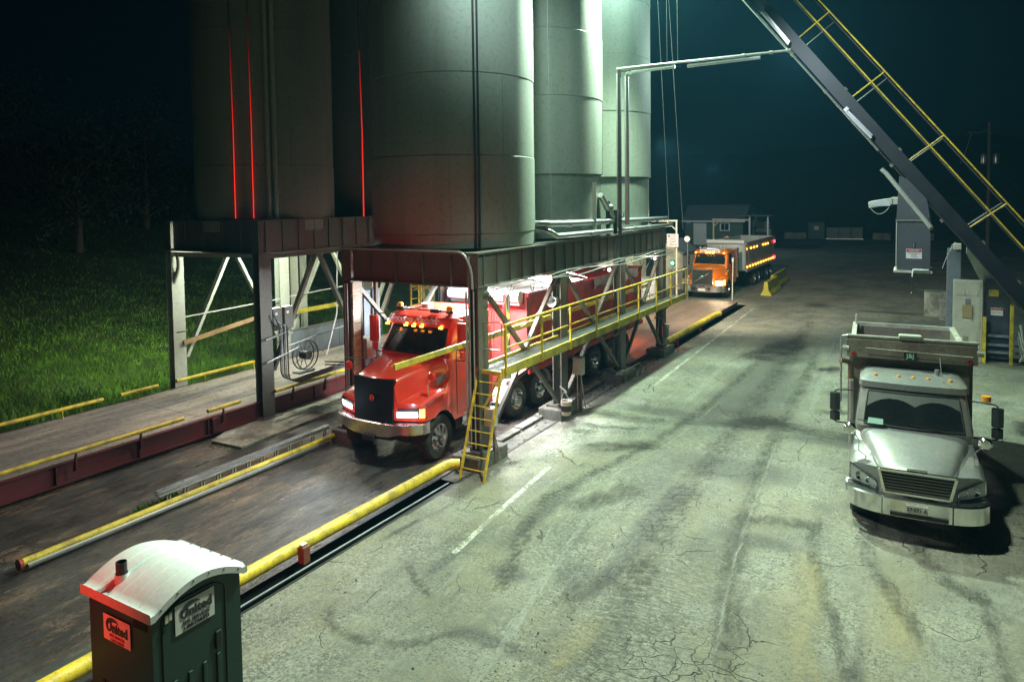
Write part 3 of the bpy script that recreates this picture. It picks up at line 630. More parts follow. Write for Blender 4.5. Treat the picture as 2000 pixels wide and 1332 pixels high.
MB().tube([(-9.0, 21.0, 6.3), (-9.0, 22.0, 5.55)], .10, 12).build('pipe', m_galv, vp); MB().cyl((-9.0, 21.5, 5.9), .12, .3, 'y').build('valve_body', m_galv, vp)
MB().lathe([(.10, 0), (.12, .02), (.10, .04)], (-8.95, 22.6, 5.65), 'y', 12).build('handwheel', m_dark, vp)
MB().tube([(-8.95, 20.4, 5.0), (-8.95, 20.4, 6.7)], .06, 10).build('pipe', m_framel, vp)
# frame with horizontal arm and tube lights between silo and conveyor
af = thing('light_arm', 'tall pipe frame beside the silos with an arm carrying tube lights to the conveyor', 'light arm', (-8.8, 22.2, 5))
MB().box(-8.86, -8.76, 22.15, 22.22, 4.98, 10.40).build('post', m_dark, af)
MB().tube([(-8.9, 22.28, 5.2), (-8.9, 22.28, 10.3)], .055, 10).build('post', m_galv, af)
MB().tube(arcpts([(-8.72, 22.6, 5.3), (-8.72, 22.6, 10.30), (-8.5, 22.4, 10.32)], .1), .075, 10).build('post', m_galv, af)
MB().tube([(-8.9, 22.2, 10.44), (-3.55, 22.2, 10.42)], .035, 8).build('arm', m_galv, af)
MB().tube([(-8.8, 22.2, 10.36), (-7.2, 22.2, 10.35)], .045, 8).build('arm', m_frame, af)
for x0, x1 in ((-8.4, -6.95), (-6.55, -4.35)):
    s = MB().tube([(x0, 22.2, 10.29), (x1, 22.2, 10.31)], .055, 10).build('tube_light', m_tube, af)
for x in (-4.9, -4.1, -3.6): MB().tube([(x, 22.2, 10.42), (x+.1, 22.2, 10.42)], .055, 8).build('coupling', m_galv, af)
MB().tube([(-3.62, 22.2, 10.44), (-3.5, 22.25, 10.40), (-3.45, 22.3, 10.32)], .06, 8).build('elbow', m_galv, af)
MB().tube([(-7.2, 22.2, 10.45), (-7.25, 22.2, 18)], .006, 4).build('hanger_wire', m_galv, af); MB().tube([(-6.85, 22.2, 10.45), (-6.95, 22.2, 18)], .006, 4).build('hanger_wire', m_galv, af)
MB().beam((-7.35, 22.2, 10.40), (-6.75, 22.15, 10.28), .03, .02).build('bracket', m_dark, af)
# stay wires
for i, (p, q, lab) in enumerate([((-9.0, 17.6, 5.1), (-9.3, 17.9, 18), 'thin stay wire running up past the middle silo'), ((-8.7, 27.0, 5.2), (-9.2, 26.6, 18), 'thin stay wire along the right edge of the last silo'), ((-8.5, 28.2, 4.9), (-8.8, 26.5, 18), 'thin stay wire slanting down to the end of the tower')]):
    tag(MB().tube([p, q], .012, 5).build('stay_wire', m_cable), lab, 'wire', 'stay wires beside the silos')
# hanging conduits and cables below the girder
cb_ = thing('cable_bundle', 'bundle of conduits slung under the right girder above the catwalk', 'cables', (-8.8, 14, 4))
for dz, dx in ((0, 0), (.06, .05), (-.07, .1)):
    MB().tube([(-8.82+dx, 13.8, 4.06+dz)]+[(-8.82+dx, y, 4.10+dz+.035*math.sin(y*1.7+dx*40)) for y in np.linspace(14.5, 27.5, 26)], .016, 6).build('conduit', m_cable, cb_)
for i in range(16):
    y = 14+i*.82+random.uniform(-.2, .2); MB().tube(sag((-8.75, y, 4.1), (-8.75, y+random.uniform(.25, .6), 4.05), random.uniform(.06, .28), 8), .009, 5).build('cable_loop', m_cableb, cb_)
for x, y, z, q in ((-8.9, 14.3, 4.05, (-9.1, 14.4, 2.6)), (-9, 14.5, 4.1, (-9.1, 14.6, 2.3)), (-8.9, 15.2, 4.1, (-9.2, 14.8, 3.2)), (-8.8, 18.2, 4.0, (-8.9, 18.1, 2.4)), (-8.8, 25.3, 4.1, (-8.9, 24.9, 3.6))):
    MB().tube(sag((x, y, z), q, .05, 5), .008, 5).build('hanging_cable', m_cableb, cb_)
MB().tube(sag((-9.2, 14.6, 2.9), (-9.2, 18.0, 3.55), .35, 12), .008, 5).build('hanging_cable', m_cable, cb_)
for y, z, k in ((25.6, 3.92, 0), (21.2, 3.90, 1)):
    t = thing('work_bulb', ['small lit work bulb under the girder near the last column', 'small lit work bulb under the middle of the girder'][k], 'lamp', (-8.8, y, z), 'work bulbs under the right girder')
    MB().cyl((-8.8, y, z+.05), .04, .1).build('socket', m_blk, t); MB().lathe([(0, -.05), (.045, -.02), (.05, .02), (.03, .06)], (-8.8, y, z), 'z', 10).build('bulb', m_bulb, t)
lamp('work_bulb_light', 'POINT', (-8.7, 25.6, 3.8), (1, .9, .75), 40, .08); lamp('work_bulb_light', 'POINT', (-8.7, 21.2, 3.8), (1, .95, .85), 26, .08)
# horn loudspeaker
hs = thing('horn_speaker', 'white horn loudspeaker on the second column above the handrail', 'loudspeaker', (-9.2, 17.75, 3.35))
MB().lathe([(.04, 0), (.06, .12), (.15, .26), (.16, .28)], (-9.02, 17.8, 3.35), 'y', 14, -1).build('horn', m_white, hs); MB().cyl((-9.02, 17.75, 3.35), .07, .15, 'y', 10).build('driver_unit', m_framel, hs)

# ================================================================ CATWALK
cw = thing('catwalk', 'yellow railed steel catwalk along the right tower', 'catwalk', (-8.65, 13.8, 0))
zc_ = 2.26
d = MB().box(-9.02, -8.34, 13.72, 27.9, zc_-.03, zc_); deck = d.build('deck', m_grate, cw)
s = MB()
for x in np.arange(-9.0, -8.36, .05): s.box(x, x+.008, 13.73, 27.89, zc_, zc_+.012)
o = s.build('grating_bars', m_grate, deck); o['kind'] = 'stuff'
MB().box(-8.345, -8.30, 13.70, 27.92, 2.14, 2.36).build('toe_beam', m_yeld, cw); MB().box(-9.06, -9.02, 13.75, 27.9, 2.14, 2.34).build('toe_beam', m_yeld, cw)
MB().box(-9.02, -8.345, 13.69, 13.715, 2.18, 2.28).build('end_bar', m_yel, cw)
py = [13.79, 15.56, 17.2, 18.95, 20.65, 22.45, 24.25, 25.9, 27.8]
for y in py: MB().box(-8.296, -8.25, y-.025, y+.025, 2.14, 3.32).build('post', m_yel, cw)
MB().box(-8.30, -8.245, 13.765, 27.83, 3.321, 3.365).build('handrail', m_yel, cw)
MB().box(-8.298, -8.262, 13.82, 27.78, 2.79, 2.825).build('midrail', m_yel, cw)
MB().beam((-9.3, 11.1, 2.83), (-9.3, 13.5, 2.83), .05, .12).build('extension_beam', m_yeld, cw)
MB().beam((-9.28, 13.5, 2.83), (-9.28, 18.0, 2.83), .05, .14).build('inner_rail', m_yeld, cw)
MB().beam((-9.28, 18.4, 2.83), (-9.28, 26.5, 2.83), .05, .12).build('inner_rail', m_yeld, cw)
MB().tube(arcpts([(-9.0, 13.80, 3.35), (-8.36, 13.78, 3.40), (-8.36, 13.78, 2.75), (-9.0, 13.8, 2.72)], .08), .02, 8).build('chain_bar', m_galv, cw)
for y in (15.3, 18.4, 22.0, 26.0):
    MB().beam((-8.36, y, 2.13), (-8.95, y, 1.6), .05, .05).build('bracket', m_frame, cw)
lad = MB()
LT = (-8.97, 13.70, 2.24), (-8.34, 13.70, 2.24); LB = (-8.95, 12.86, 0), (-8.32, 12.86, 0)
for a, b in zip(LT, LB): lad.beam(a, b, .045, .05)
lo = lad.build('ladder', m_yel, cw)
for k in range(8):
    f = .10+k*.115; p = Vector(LT[0]).lerp(Vector(LB[0]), f); q = Vector(LT[1]).lerp(Vector(LB[1]), f)
    MB().tube([p, q], .014, 6).build('rung', m_yel, lo)
MB().beam((-8.4, 13.72, 2.18), (-8.95, 13.75, 1.2), .05, .04).build('knee_brace', m_yel, cw)
# junction boxes, bucket
for k, (x, y, z, w, h, lab) in enumerate([(-8.72, 13.72, .95, .26, .42, 'grey electrical box behind the catwalk ladder'), (-8.62, 18.35, 1.15, .30, .5, 'grey electrical box on a post right of the second column')]):
    t = thing('electrical_box', lab, 'electrical box', (x, y, z), 'electrical boxes on the right tower')
    MB().box(x-w/2, x+w/2, y, y+.2, z, z+h).build('cabinet', m_cab if k == 0 else m_framel, t, bevel=.01); MB().box(x-w/2+.02, x+w/2-.02, y-.012, y-.001, z+.02, z+h-.02).build('door', m_framel, t)
    MB().tube([(x-.05, y+.1, z), (x-.05, y+.12, .1)], .02, 6).build('conduit', m_cable, t); MB().tube([(x+.06, y+.1, z), (x+.12, y+.3, .1)], .015, 6).build('conduit', m_cable, t)
    MB().beam((x, y+.24, .0), (x, y+.24, z+h), .05, .05).build('post', m_frame, t)
bk = thing('bucket', 'white plastic bucket hanging by the footing beside the second column', 'bucket', (-8.25, 16.9, .55))
MB().lathe([(0, 0), (.125, 0), (.15, .36), (.155, .36), (.155, .38), (.14, .38), (.118, .02), (0, .02)], (-8.3, 16.95, .42), 'z', 20).build('body', mat('dirty_bucket_plastic', (.55, .50, .44), .5, 0, .6, (.2, .15, .11), 5, .1), bk)
MB().lathe([(.137, .10), (.148, .26)], (-8.3, 16.95, .423), 'z', 20).build('label_band', m_blk, bk)
MB().tube(arcpts([(-8.45, 16.95, .78), (-8.4, 17.0, 1.05), (-8.15, 16.95, .78)], .1), .008, 5).build('handle', m_galv, bk)
MB().beam((-8.3, 17.0, 1.0), (-8.75, 17.5, 1.0), .03, .03).build('hook', m_frame, bk)
mp = thing('pump_unit', 'pump motor with hoses strapped to the last column of the right tower', 'pump', (-8.75, 26.6, .9))
MB().cyl((-8.72, 26.6, .8), .13, .5).build('motor', m_gal2, mp); MB().cyl((-8.62, 26.5, 1.2), .09, .12).build('cap', m_galv, mp)
MB().tube(arcpts([(-8.72, 26.5, 1.3), (-8.9, 26.4, 1.7), (-8.95, 26.3, .6), (-8.7, 26.4, .5), (-8.6, 26.4, .9)], .2), .02, 6).build('hose', m_cable, mp)
MB().tube(arcpts([(-8.7, 26.7, .8), (-8.75, 26.8, .3), (-8.9, 26.9, .1)], .1), .022, 6).build('hose', m_rope, mp)
# steel conduit pipes in the trench
for k, (x, z, r, m) in enumerate([(-8.97, .05, .018, m_gal2), (-9.02, -.1, .02, m_frame), (-9.26, -.15, .012, m_dark)]):
    tag(MB().tube([(x, -4, z), (x+.02, 4, z+.01), (x, 8, z), (x+.03, 12.4, z)], r, 8).build('trench_pipe', m), ['galvanized conduit running along the pavement edge of the trench', 'dark conduit lying inside the trench by the yellow pipe', 'thin dark cable in the trench right beneath the yellow guide pipe'][k], 'pipe', 'conduits in the trench')

# ================================================================ GUIDE PIPES
def guide(pts, r, label, name='guide_pipe', m=m_yel, brackets=(), mb=m_maroon):
    t = thing(name, label, 'guide pipe', pts[0], 'yellow guide pipes')
    MB().tube(pts, r, 16).build('pipe', m, t)
    for (x, y, z) in brackets: MB().box(x-.05, x+.05, y-.04, y+.04, 0 if z < .5 else z-.32, z-r*.7).build('bracket', mb, t)
    return t
g1 = guide([(-9.30, -4, .30), (-9.27, 8, .30), (-9.2, 12.3, .30)]+[(-9.19, 12.65, .30), (-9.14, 12.85, .29), (-9.02, 12.95, .28)], .115, 'large yellow guide pipe between the portable toilet and the ladder')
t = MB().box(-9.16, -9.02, 8.32, 8.46, .08, .36).build('clamp_box', mat('rusty_steel', (.22, .06, .03), .6, 0, .5, rust, 4, .3), g1); MB().box(-9.14, -9.06, 8.34, 8.44, .361, .40).build('clamp_bolt', m_galv, g1)
guide([(-9.02, 27.6, .40), (-9.0, 31, .40), (-8.98, 34.8, .40), (-8.94, 35.3, .40), (-8.85, 35.5, .40)], .12, 'long yellow guide pipe beside the muddy deck toward the orange truck', brackets=[(-9.0, 29, .4), (-9.0, 32.5, .4)])
g3 = guide([(-13.2, 5.95, .15), (-13.2, 13.15, .15), (-13.22, 13.4, .15), (-13.35, 13.55, .13)], .07, 'low yellow guide pipe in the mud left of the red truck')
MB().tube([(-13.14, 6.0, .09), (-13.14, 13.1, .09)], .05, 10).build('steel_pipe', m_galv, g3)
MB().lathe([(0, 0), (.10, 0), (.10, .05), (0, .05)], (-13.19, 5.88, .14), 'y', 14).build('end_cap', mat('red_cap', (.4, .03, .02), .5, 0, .3), g3)
# shiny rail on posts
m_brg = mat('bright_steel', (.75, .76, .78), .22, .8, .25, (.4, .4, .38), 3, .05, pos=True)
sr = thing('steel_rail', 'shiny bolted steel rail on short posts beside the low yellow pipe', 'rail', (-13.5, 8.7, 0))
MB().ibeam((-13.42, 8.55, .33), (-13.48, 13.4, .33), .16, .10, .02).build('rail', m_brg, sr)
for k in range(12):
    y = 8.75+k*.4
    for dy in (0, .07): MB().box(-13.44, -13.40, y+dy, y+dy+.025, 0, .275).build('post', m_framel, sr)
    MB().lathe([(0, .012), (.016, .012), (.018, 0)], (-13.44, y, .381), 'z', 6).build('bolt', m_dark, sr)
# left truck scale
ts = thing('truck_scale', 'long weighbridge with dusty concrete deck and maroon steel side beams under the left silos', 'truck scale', (-18, 10, 0))
zz = .55
for k, (a, b) in enumerate([(-4, 2.0), (2.015, 11.86), (11.875, 20.0), (20.015, 29)]):
    MB().box(-19.85, -16.45, a, b, zz-.06, zz).build('deck_plate', m_deck, ts)
for x in (-16.44, -19.95):
    sb = MB(); sb.box(x, x+.10, -4, 29, zz-.045, zz-.012); sb.box(x+.03, x+.045, -4, 29, .10, zz-.046); sb.box(x, x+.12, -4, 29, .06, .099)
    so = sb.build('side_beam', m_maroon, ts)
    for k in range(14):
        y = .5+k*1.9; MB().box(x+.046, x+.115, y, y+.03, .101, zz-.05).build('stiffener', m_maroon, so)
MB().box(-16.32, -16.26, 12.0, 12.2, .12, .5).build('corner_plate', m_maroon, ts)
def srail(x, y0, y1, lab, ys_, sgn=1):
    t = thing('scale_rail', lab, 'scale rail', (x, y0, .8), 'yellow pipe rails along the truck scale')
    MB().tube([(x, y0, .80), (x, y1, .80)], .052, 12).build('pipe', m_yel, t)
    MB().cyl((x, y0-.004, .80), .045, .006, 'y', 12).build('end_cap', m_lumber, t)
    for y in ys_: MB().prism([(x, .76), (x-.1*sgn, .40), (x-.1*sgn, .32), (x+.03, .40), (x+.03, .76)], y, y+.035, 'y').build('bracket', m_maroon if sgn > 0 else m_yel, t)
srail(-15.62-.6+.1, -4, 11.05, 'long near yellow scale rail on the left ending before the plate joint', [1, 3, 5, 6.8, 8.4, 9.9])
srail(-16.12, 11.75, 12.75, 'short near yellow scale rail just left of the dark column', [12.2])
srail(-16.1, 13.95, 19.9, 'near yellow scale rail right of the dark column', [14.6, 15.9, 18])
srail(-19.75, 0, 11.1, 'long far yellow scale rail beside the grass bank', [7.5, 10.0], -1)
srail(-19.75, 11.6, 12.75, 'short far yellow scale rail touching the pale column', [12.1], -1)
srail(-19.75, 13.35, 16.9, 'far yellow scale rail between the pale column and the hoses', [14.3, 16.2], -1)
# things inside the left tower
wb = tag(MB().beam((-20.12, 13.9, 1.84), (-20.12, 17.0, 2.25), .05, .14).build('timber_rail', m_lumber), 'weathered wooden rail sloping across the left tower opening', 'timber rail')
yb = tag(MB().beam((-20.1, 18.4, 2.16), (-20.1, 21.6, 2.16), .05, .16).build('yellow_beam', m_yeld), 'yellow beam across the second bay of the left tower', 'beam')
tag(MB().tube([(-20.2, 13.9, 2.63), (-20.2, 17.9, 2.72)], .02, 6).build('wire_rope', m_rope), 'thin white wire rope across the first bay of the left tower', 'rope', 'wire ropes in the left tower')
tag(MB().tube([(-20.2, 18.3, 2.75), (-20.2, 22.4, 2.85)], .02, 6).build('wire_rope', m_rope), 'thin white wire rope across the second bay of the left tower', 'rope', 'wire ropes in the left tower')
gw = thing('grey_barrier_panel', 'grey steel panel wall behind the truck scale in the second bay', 'panel', (-20.2, 18, .3))
for k in range(4):
    MB().box(-20.28, -20.24, 18.25+k*1.3, 18.25+k*1.3+1.28, .35, 1.45).build('panel', m_gal2, gw)
MB().box(-20.31, -20.21, 18.2, 23.5, 1.455, 1.50).build('top_rail', m_galv, gw)
for k in range(3):
    t = thing('pale_column', ['left pale post standing beyond the left tower', 'broad pale post standing beyond the left tower', 'right pale post standing beyond the left tower'][k], 'post', (-21.2, 19+.55*k, 0), 'pale posts beyond the left tower')
    MB().box(-21.3, -21.15, 18.6+.62*k, 18.6+.62*k+(.22 if k != 1 else .4), 0, 4.6).build('post', m_framel, t); MB().box(-21.36, -21.1, 18.55+.62*k, 18.6+.62*k+.45, 4.605, 4.68).build('cap', m_framel, t)
# hose reel and hoses on the dark left column
hr = thing('hose_reel', 'round black hose reel with handles mounted right of the dark left column', 'hose reel', (-16.3, 15.2, 1.5))
MB().lathe([(.42, 0), (.45, .02), (.42, .04)], (-16.28, 15.2, 1.6), 'x', 28).build('rim', m_cableb, hr)
MB().lathe([(.42, .18), (.45, .2), (.42, .22)], (-16.28, 15.2, 1.6), 'x', 28).build('rim', m_cableb, hr)
for k in range(5):
    a = k*PI/5; MB().tube([(-16.26, 15.2-.42*math.cos(a), 1.6-.42*math.sin(a)), (-16.26, 15.2+.42*math.cos(a), 1.6+.42*math.sin(a))], .012, 5).build('spoke', m_frame, hr)
MB().cyl((-16.32, 15.2, 1.6), .13, .3, 'x', 14).build('hub', m_dark, hr); MB().box(-16.42, -16.1, 14.9, 15.5, 1.06, 1.13).build('shelf', m_galv, hr)
MB().tube(arcpts([(-16.1, 15.2, 1.6), (-16.02, 15.2, 1.6), (-16.02, 15.45, 1.75)], .03), .015, 6).build('crank', m_dark, hr)
hb = thing('hose_bundle', 'grey hoses looping down the right side of the dark left column', 'hoses', (-16.1, 14.1, 1.5))
for k in range(5):
    d_ = .07*k; MB().tube(arcpts([(-16.08, 13.95+d_, 3.0-.15*k), (-16.02, 14.1+d_, 2.7), (-16.02, 14.12+d_, 1.2-.04*k), (-16.02, 14.5+d_, 1.0-.03*k), (-16.05, 16.9, 1.08-.03*k)], .18, 5), .02, 6).build('hose', m_cable if k % 2 else m_cableb, hb)
MB().tube(arcpts([(-15.9, 13.5, 1.72), (-16.05, 14.6, 1.86), (-16.2, 15.1, 1.9)], .1), .022, 6).build('clamp_bar', m_galv, hb); MB().tube([(-15.9, 13.5, 2.36), (-16.1, 14.6, 2.46)], .03, 6).build('clamp_bar', m_galv, hb)
for k in range(2):
    t = thing('control_box', ['left grey control box right of the dark left column', 'right grey control box beside the hose loops'][k], 'control box', (-16.35, 14.1+k*.42, 2.55), 'control boxes on the left tower')
    MB().box(-16.4, -16.2, 14.05+k*.42, 14.38+k*.42, 2.5, 3.15).build('cabinet', m_frame, t, bevel=.01); MB().box(-16.199, -16.19, 14.12+k*.42, 14.2+k*.42, 2.95, 3.02).build('label_plate', m_sign, t)
    MB().lathe([(.05, 0), (.0, .12)], (-16.18, 14.2+k*.42, 2.36), 'z', 4).build('warning_cone', m_cream, t)
rp = tag(MB().tube(arcpts([(-16.5, 17.0, 4.65), (-16.45, 16.85, 2.6), (-16.4, 16.3, 1.35), (-16.2, 15.9, 1.62)], .08)+[(-16.1, 15.85, 1.7)], .018, 6).build('rope', m_rope), 'white rope hanging from the left tower down to the hose reel', 'rope')
tag(MB().tube(arcpts([(-16.1, 14.4, 2.0), (-16.0, 15.5, 2.15), (-16.0, 17.8, 2.35)], .3), .02, 6).build('air_hose', m_cable), 'grey air hose running across the first bay of the left tower', 'hose')
dr = tag(MB().tube(arcpts([(-20.05, 13.75, 4.7), (-20.0, 13.75, 4.25), (-20.2, 13.7, 3.75)], .1), .07, 10).build('down_pipe', m_framel), 'short bent grey pipe at the top of the pale left column', 'pipe')
tag(MB().tube([(-20.0, 13.6, 2.22), (-19.5, 13.6, 2.32)], .02, 6).build('conduit_stub', m_galv), 'short double conduit stub on the pale left column', 'conduit')
tag(MB().tube([(-16.3, 16.55, 1.1), (-16.25, 16.55, .35)], .008, 5).build('pull_cord', m_cableb), 'thin cord hanging over the scale deck edge', 'cord')
cag = thing('caged_ladder', 'tall yellow caged ladder behind the red truck cab', 'ladder', (-15.6, 19.6, 0))
for y in (19.3, 19.75): MB().box(-15.4, -15.35, y, y+.05, 0, 4.7).build('stile', m_yel, cag)
for k in range(14): MB().tube([(-15.38, 19.33, .4+k*.3), (-15.38, 19.77, .4+k*.3)], .015, 6).build('rung', m_yel, cag)
for k in range(5): MB().lathe([(.36, 0), (.37, .05)], (-15.05, 19.55, 1.9+k*.65), 'z', 16).build('hoop', m_yel, cag)
for a in (-60, 0, 60, 120): MB().box(-15.05+.37*math.cos(R(a))-.02, -15.05+.37*math.cos(R(a))+.02, 19.55+.37*math.sin(R(a))-.02, 19.55+.37*math.sin(R(a))+.02, 1.9, 4.6).build('cage_bar', m_yel, cag)
eq = thing('equipment_cabinet', 'tall grey equipment cabinet behind the board-clad column', 'cabinet', (-14.3, 16, 0))
MB().box(-14.75, -14.15, 15.6, 16.3, 0, 3.6).build('cabinet', m_gal2, eq, bevel=.02); MB().box(-14.05, -13.95, 15.9, 16.0, .3, 4.4).build('pipe_stand', m_frame, eq); MB().box(-14.12, -13.72, 15.2, 15.6, 1.7, 2.3).build('box', m_framel, eq, bevel=.01)
for z in (1.35, 1.45, 2.2): MB().tube([(-12.85, 13.45, z), (-12.3, 13.45, z+.06)], .02, 6).build('conduit', m_galv, rt)
for z in (2.0, 2.08): MB().tube([(-13.6, 13.45, z-.06), (-12.95, 13.45, z)], .02, 6).build('conduit', m_galv, rt)

# ================================================================ TRUCKS
def wheel_proto(r, w, root, rimm, dual=False, x=0, y=0, side=1, front=False):
    """tyre + rim; side +1 = +x side, outer face at x"""
    t = MB(); pr = [(r*.60, 0), (r*.90, -.01), (r*.985, .03), (r, .07), (r, w-.07), (r*.985, w-.03), (r*.90, w+.01), (r*.60, w)]
    t.lathe([(a, -b) for a, b in pr], (0, 0, 0), 'x', 36, side)
    for k in range(36):
        a = 2*PI*k/36; cx, cz = math.cos(a), math.sin(a)
        t.beam((-side*.05, cx*r, cz*r), (-side*(w-.05), cx*r, cz*r), .035, .018, (0, cx, cz))
    o = t.build('wheel', m_tyre, root); o.location = (x, y, r)
    rm = MB()
    if front: rm.lathe([(r*.61, 0), (r*.60, -.02), (r*.54, -.035), (r*.50, -.02), (r*.30, .015), (r*.26, .03), (r*.24, .09), (r*.12, .12), (0, .125)], (0, 0, 0), 'x', 30, side)
    else: rm.lathe([(r*.61, 0), (r*.60, -.03), (r*.55, -.10), (r*.50, -.17), (r*.30, -.17), (r*.27, -.15), (r*.24, .0), (r*.10, .03), (0, .035)], (0, 0, 0), 'x', 30, side)
    ro = rm.build('rim', rimm, o); dx = -.012 if front else -.165
    for k in range(10):
        a = 2*PI*k/10
        h = MB().lathe([(0, .004), (r*.055, .004), (r*.055, 0)], (side*(dx+.008), math.cos(a)*r*.42, math.sin(a)*r*.42), 'x', 8, side); h.build('rim_hole', m_blk, ro) if False else None
        MB_H.append((o, side*(dx+(.012 if front else .006)), math.cos(a)*r*.42, math.sin(a)*r*.42, r*.05, side))
    return o
MB_H = []
def finish_wheel(o):
    hs = [h for h in MB_H if h[0] is o]; mb = MB()
    for _, x, y, z, rr, sd in hs: mb.lathe([(0, .004), (rr, .004), (rr, 0)], (x, y, z), 'x', 8, sd)
    h = mb.build('rim_holes', m_blk, o); h['kind'] = 'stuff'
    MB_H.clear(); return o
def wheel_copy(o, root, y, x=None):
    c = o.copy(); COL.objects.link(c); c.parent = root; c.location = (o.location.x if x is None else x, y, o.location.z)
    for ch in o.children: k = ch.copy(); COL.objects.link(k); k.parent = c
    return c
def loop(z, yf, yb, hw, bow=.06, rc=.12, n=7):
    """closed plan loop, front bowed forward"""
    pts = []
    for i in range(n): u = -1+2*i/(n-1); pts.append((u*(hw-rc), yf-bow*(1-u*u), z))
    pts += [(hw-rc*.3, yf+rc*.45, z), (hw, yf+rc*1.3, z), (hw, (yf+yb)/2, z), (hw, yb-.08, z), (hw-.08, yb, z)]
    pts += [(-x, y, z) for x, y, z in pts[n:][::-1]]
    return pts
def truck(name, label, P, loc, rot):
    root = thing(name, label, P.get('cat', 'truck'))
    p = P['paint']; hw = P['hw']; L = P['ws'][0]; zg = P['zg']; wy, wr = P['wheel']; gw = P['gw']; chw = P['chw']
    zw0, yw0 = P['ws'][1], P['ws'][0]; yw1, zw1 = P['wt']
    # ---- hood with fenders
    rows = []; N = 26; ye = yw0+.05; Ra = wr+.10; sweep = P.get('sweep', .22); zb = P['zb']
    for i in range(N):
        tt = i/(N-1); y = .06+(ye-.06)*tt
        wc = gw+(P['hoodw']-gw)*tt; zt = zg[1]+(zw0-zg[1])*tt+P.get('crown', .05)*math.sin(PI*tt)
        if tt < .06: zt -= .04*(1-tt/.06)
        zf = P['zf0']+(P['zfp']-P['zf0'])*math.exp(-((y-wy)/.62)**2)
        zf = zf+(P['zfend']-zf)*max(0, (tt-.72)/.28)**1.5
        xo = hw-(hw-chw)*max(0, (tt-.75)/.25)
        d = y-wy; zl = wr+math.sqrt(max(0, Ra*Ra-d*d)) if abs(d) < Ra else 0
        zl = max(zl, zb if d < 0 else P.get('zrear', .55))
        zf = max(zf, zl+.12); xm = wc+.07
        prof = [(0, zt), (wc*.5, zt-.012), (wc*.82, zt-.04), (wc*.95, zt-.085), (wc, zt-.16), (wc+.025, max(zt-.34, zf+.05)), (xm, zf+.04), (xm+(xo-xm)*.35, zf+.025), (xm+(xo-xm)*.7, zf), (xo-.05, zf-.05), (xo, min(zf-.12, zf)), (xo, zl)]
        yy = lambda x: y+sweep*(1-tt)**2*(abs(x)/hw)**2.2
        r_ = [(x, yy(x), z) for x, z in prof]; rows.append([(-x, a, z) for x, a, z in r_[::-1]][:-1]+r_)
    h = MB(); h.grid(rows)
    f0 = rows[0]; h.grid([f0, [(x, y+.01, zb) for x, y, z in f0]], False)
    hood = h.build('hood', p, root, ang=38)
    # arch lip inside
    for sx in (-1, 1):
        m_ = MB(); ra = []
        for k in range(13):
            a = PI*k/12; ra.append([(sx*hw*.995, wy-Ra*math.cos(a), wr+Ra*math.sin(a)), (sx*(hw-.42), wy-Ra*math.cos(a), wr+Ra*math.sin(a))])
        m_.grid(ra).build('wheel_well', m_blk, root)
    # ---- grille
    gz0, gz1 = zg; g = MB(); gy = .045
    if P['grille'] == 'bra':
        rr = []
        for k in range(6):
            z = gz0+(gz1-.03-gz0)*k/5; rr.append([(x, .0+.05*k/5+.05*(x/gw)**2, z) for x in np.linspace(-gw*(.93+.07*k/5), gw*(.93+.07*k/5), 9)])
        g.grid(rr); g.grid([rr[-1], [(x, y+.1, z+.01) for x, y, z in rr[-1]]]); g.grid([[(r[0][0], r[0][1]+.1, r[0][2]) for r in rr], [r[0] for r in rr]]); g.grid([[r[-1] for r in rr], [(r[-1][0], r[-1][1]+.1, r[-1][2]) for r in rr]])
        go = g.build('grille_cover', mat('black_vinyl', (.004, .004, .006), .6, 0, .2, (.01, .01, .01), bmp=.2, spec=.2), root)
        e = MB().lathe([(.055, 0), (.075, .012), (.055, .02)], (0, -.012+.02, gz0+(gz1-gz0)*.66), 'y', 16, 1); e.tube([(.0, -.01, gz0+(gz1-gz0)*.66-.05), (.0, -.01, gz0+(gz1-gz0)*.66+.05)], .014, 6); e.tube([(-.04, -.01, gz0+(gz1-gz0)*.66), (.05, -.01, gz0+(gz1-gz0)*.66)], .012, 6)
        e.build('emblem', m_red, root)
    else:
        fr = MB(); w = .045
        rc = P.get('gslant', 0)
        x0, x1 = -gw, gw; xb0 = gw-rc
        for a, b in (((-gw, gz1), (gw, gz1)), ((-xb0, gz0), (xb0, gz0)), ((-gw, gz1), (-xb0, gz0)), ((gw, gz1), (xb0, gz0))):
            fr.beam((a[0], gy-.03, a[1]), (b[0], gy-.03, b[1]), w, .05)
        go = fr.build('grille_frame', m_chrome, root, bevel=.008)
        MB().add([(-gw, gy-.005, gz1), (gw, gy-.005, gz1), (xb0, gy-.005, gz0), (-xb0, gy-.005, gz0)], [(0, 1, 2, 3)]).build('grille_backing', m_blk, go)
        nb = P['bars']
        for k in range(nb):
            f = (k+.7)/(nb+.4); z = gz1-(gz1-gz0)*f; xx = gw-rc*f-.02
            MB().box(-xx, xx, gy-.03, gy-.008, z-.011, z+.011).build('grille_bar', P['barm'], go)
        if P['grille'] == 'mesh':
            for k in range(13):
                x = -gw+.05+k*(2*gw-.1)/12; MB().box(x-.006, x+.006, gy-.028, gy-.009, gz0+.03, gz1-.03).build('grille_bar', P['barm'], go)
            MB().beam((-gw*.88, gy-.06, gz0+.12), (gw*.72, gy-.06, gz1-.18), .055, .02, (0, 1, 0)).build('diagonal_bar', m_chrome, go)
            e = MB().lathe([(.05, 0), (.075, .015), (.05, .03)], (-.05, gy-.10, (gz0+gz1)/2), 'y', 16); e.tube([(.0, gy-.09, (gz0+gz1)/2+.04), (.06, gy-.09, (gz0+gz1)/2+.10)], .014, 6); e.build('emblem', m_chrome, go)
    # ---- bumper
    bz0, bz1 = P['bz']; rows = []
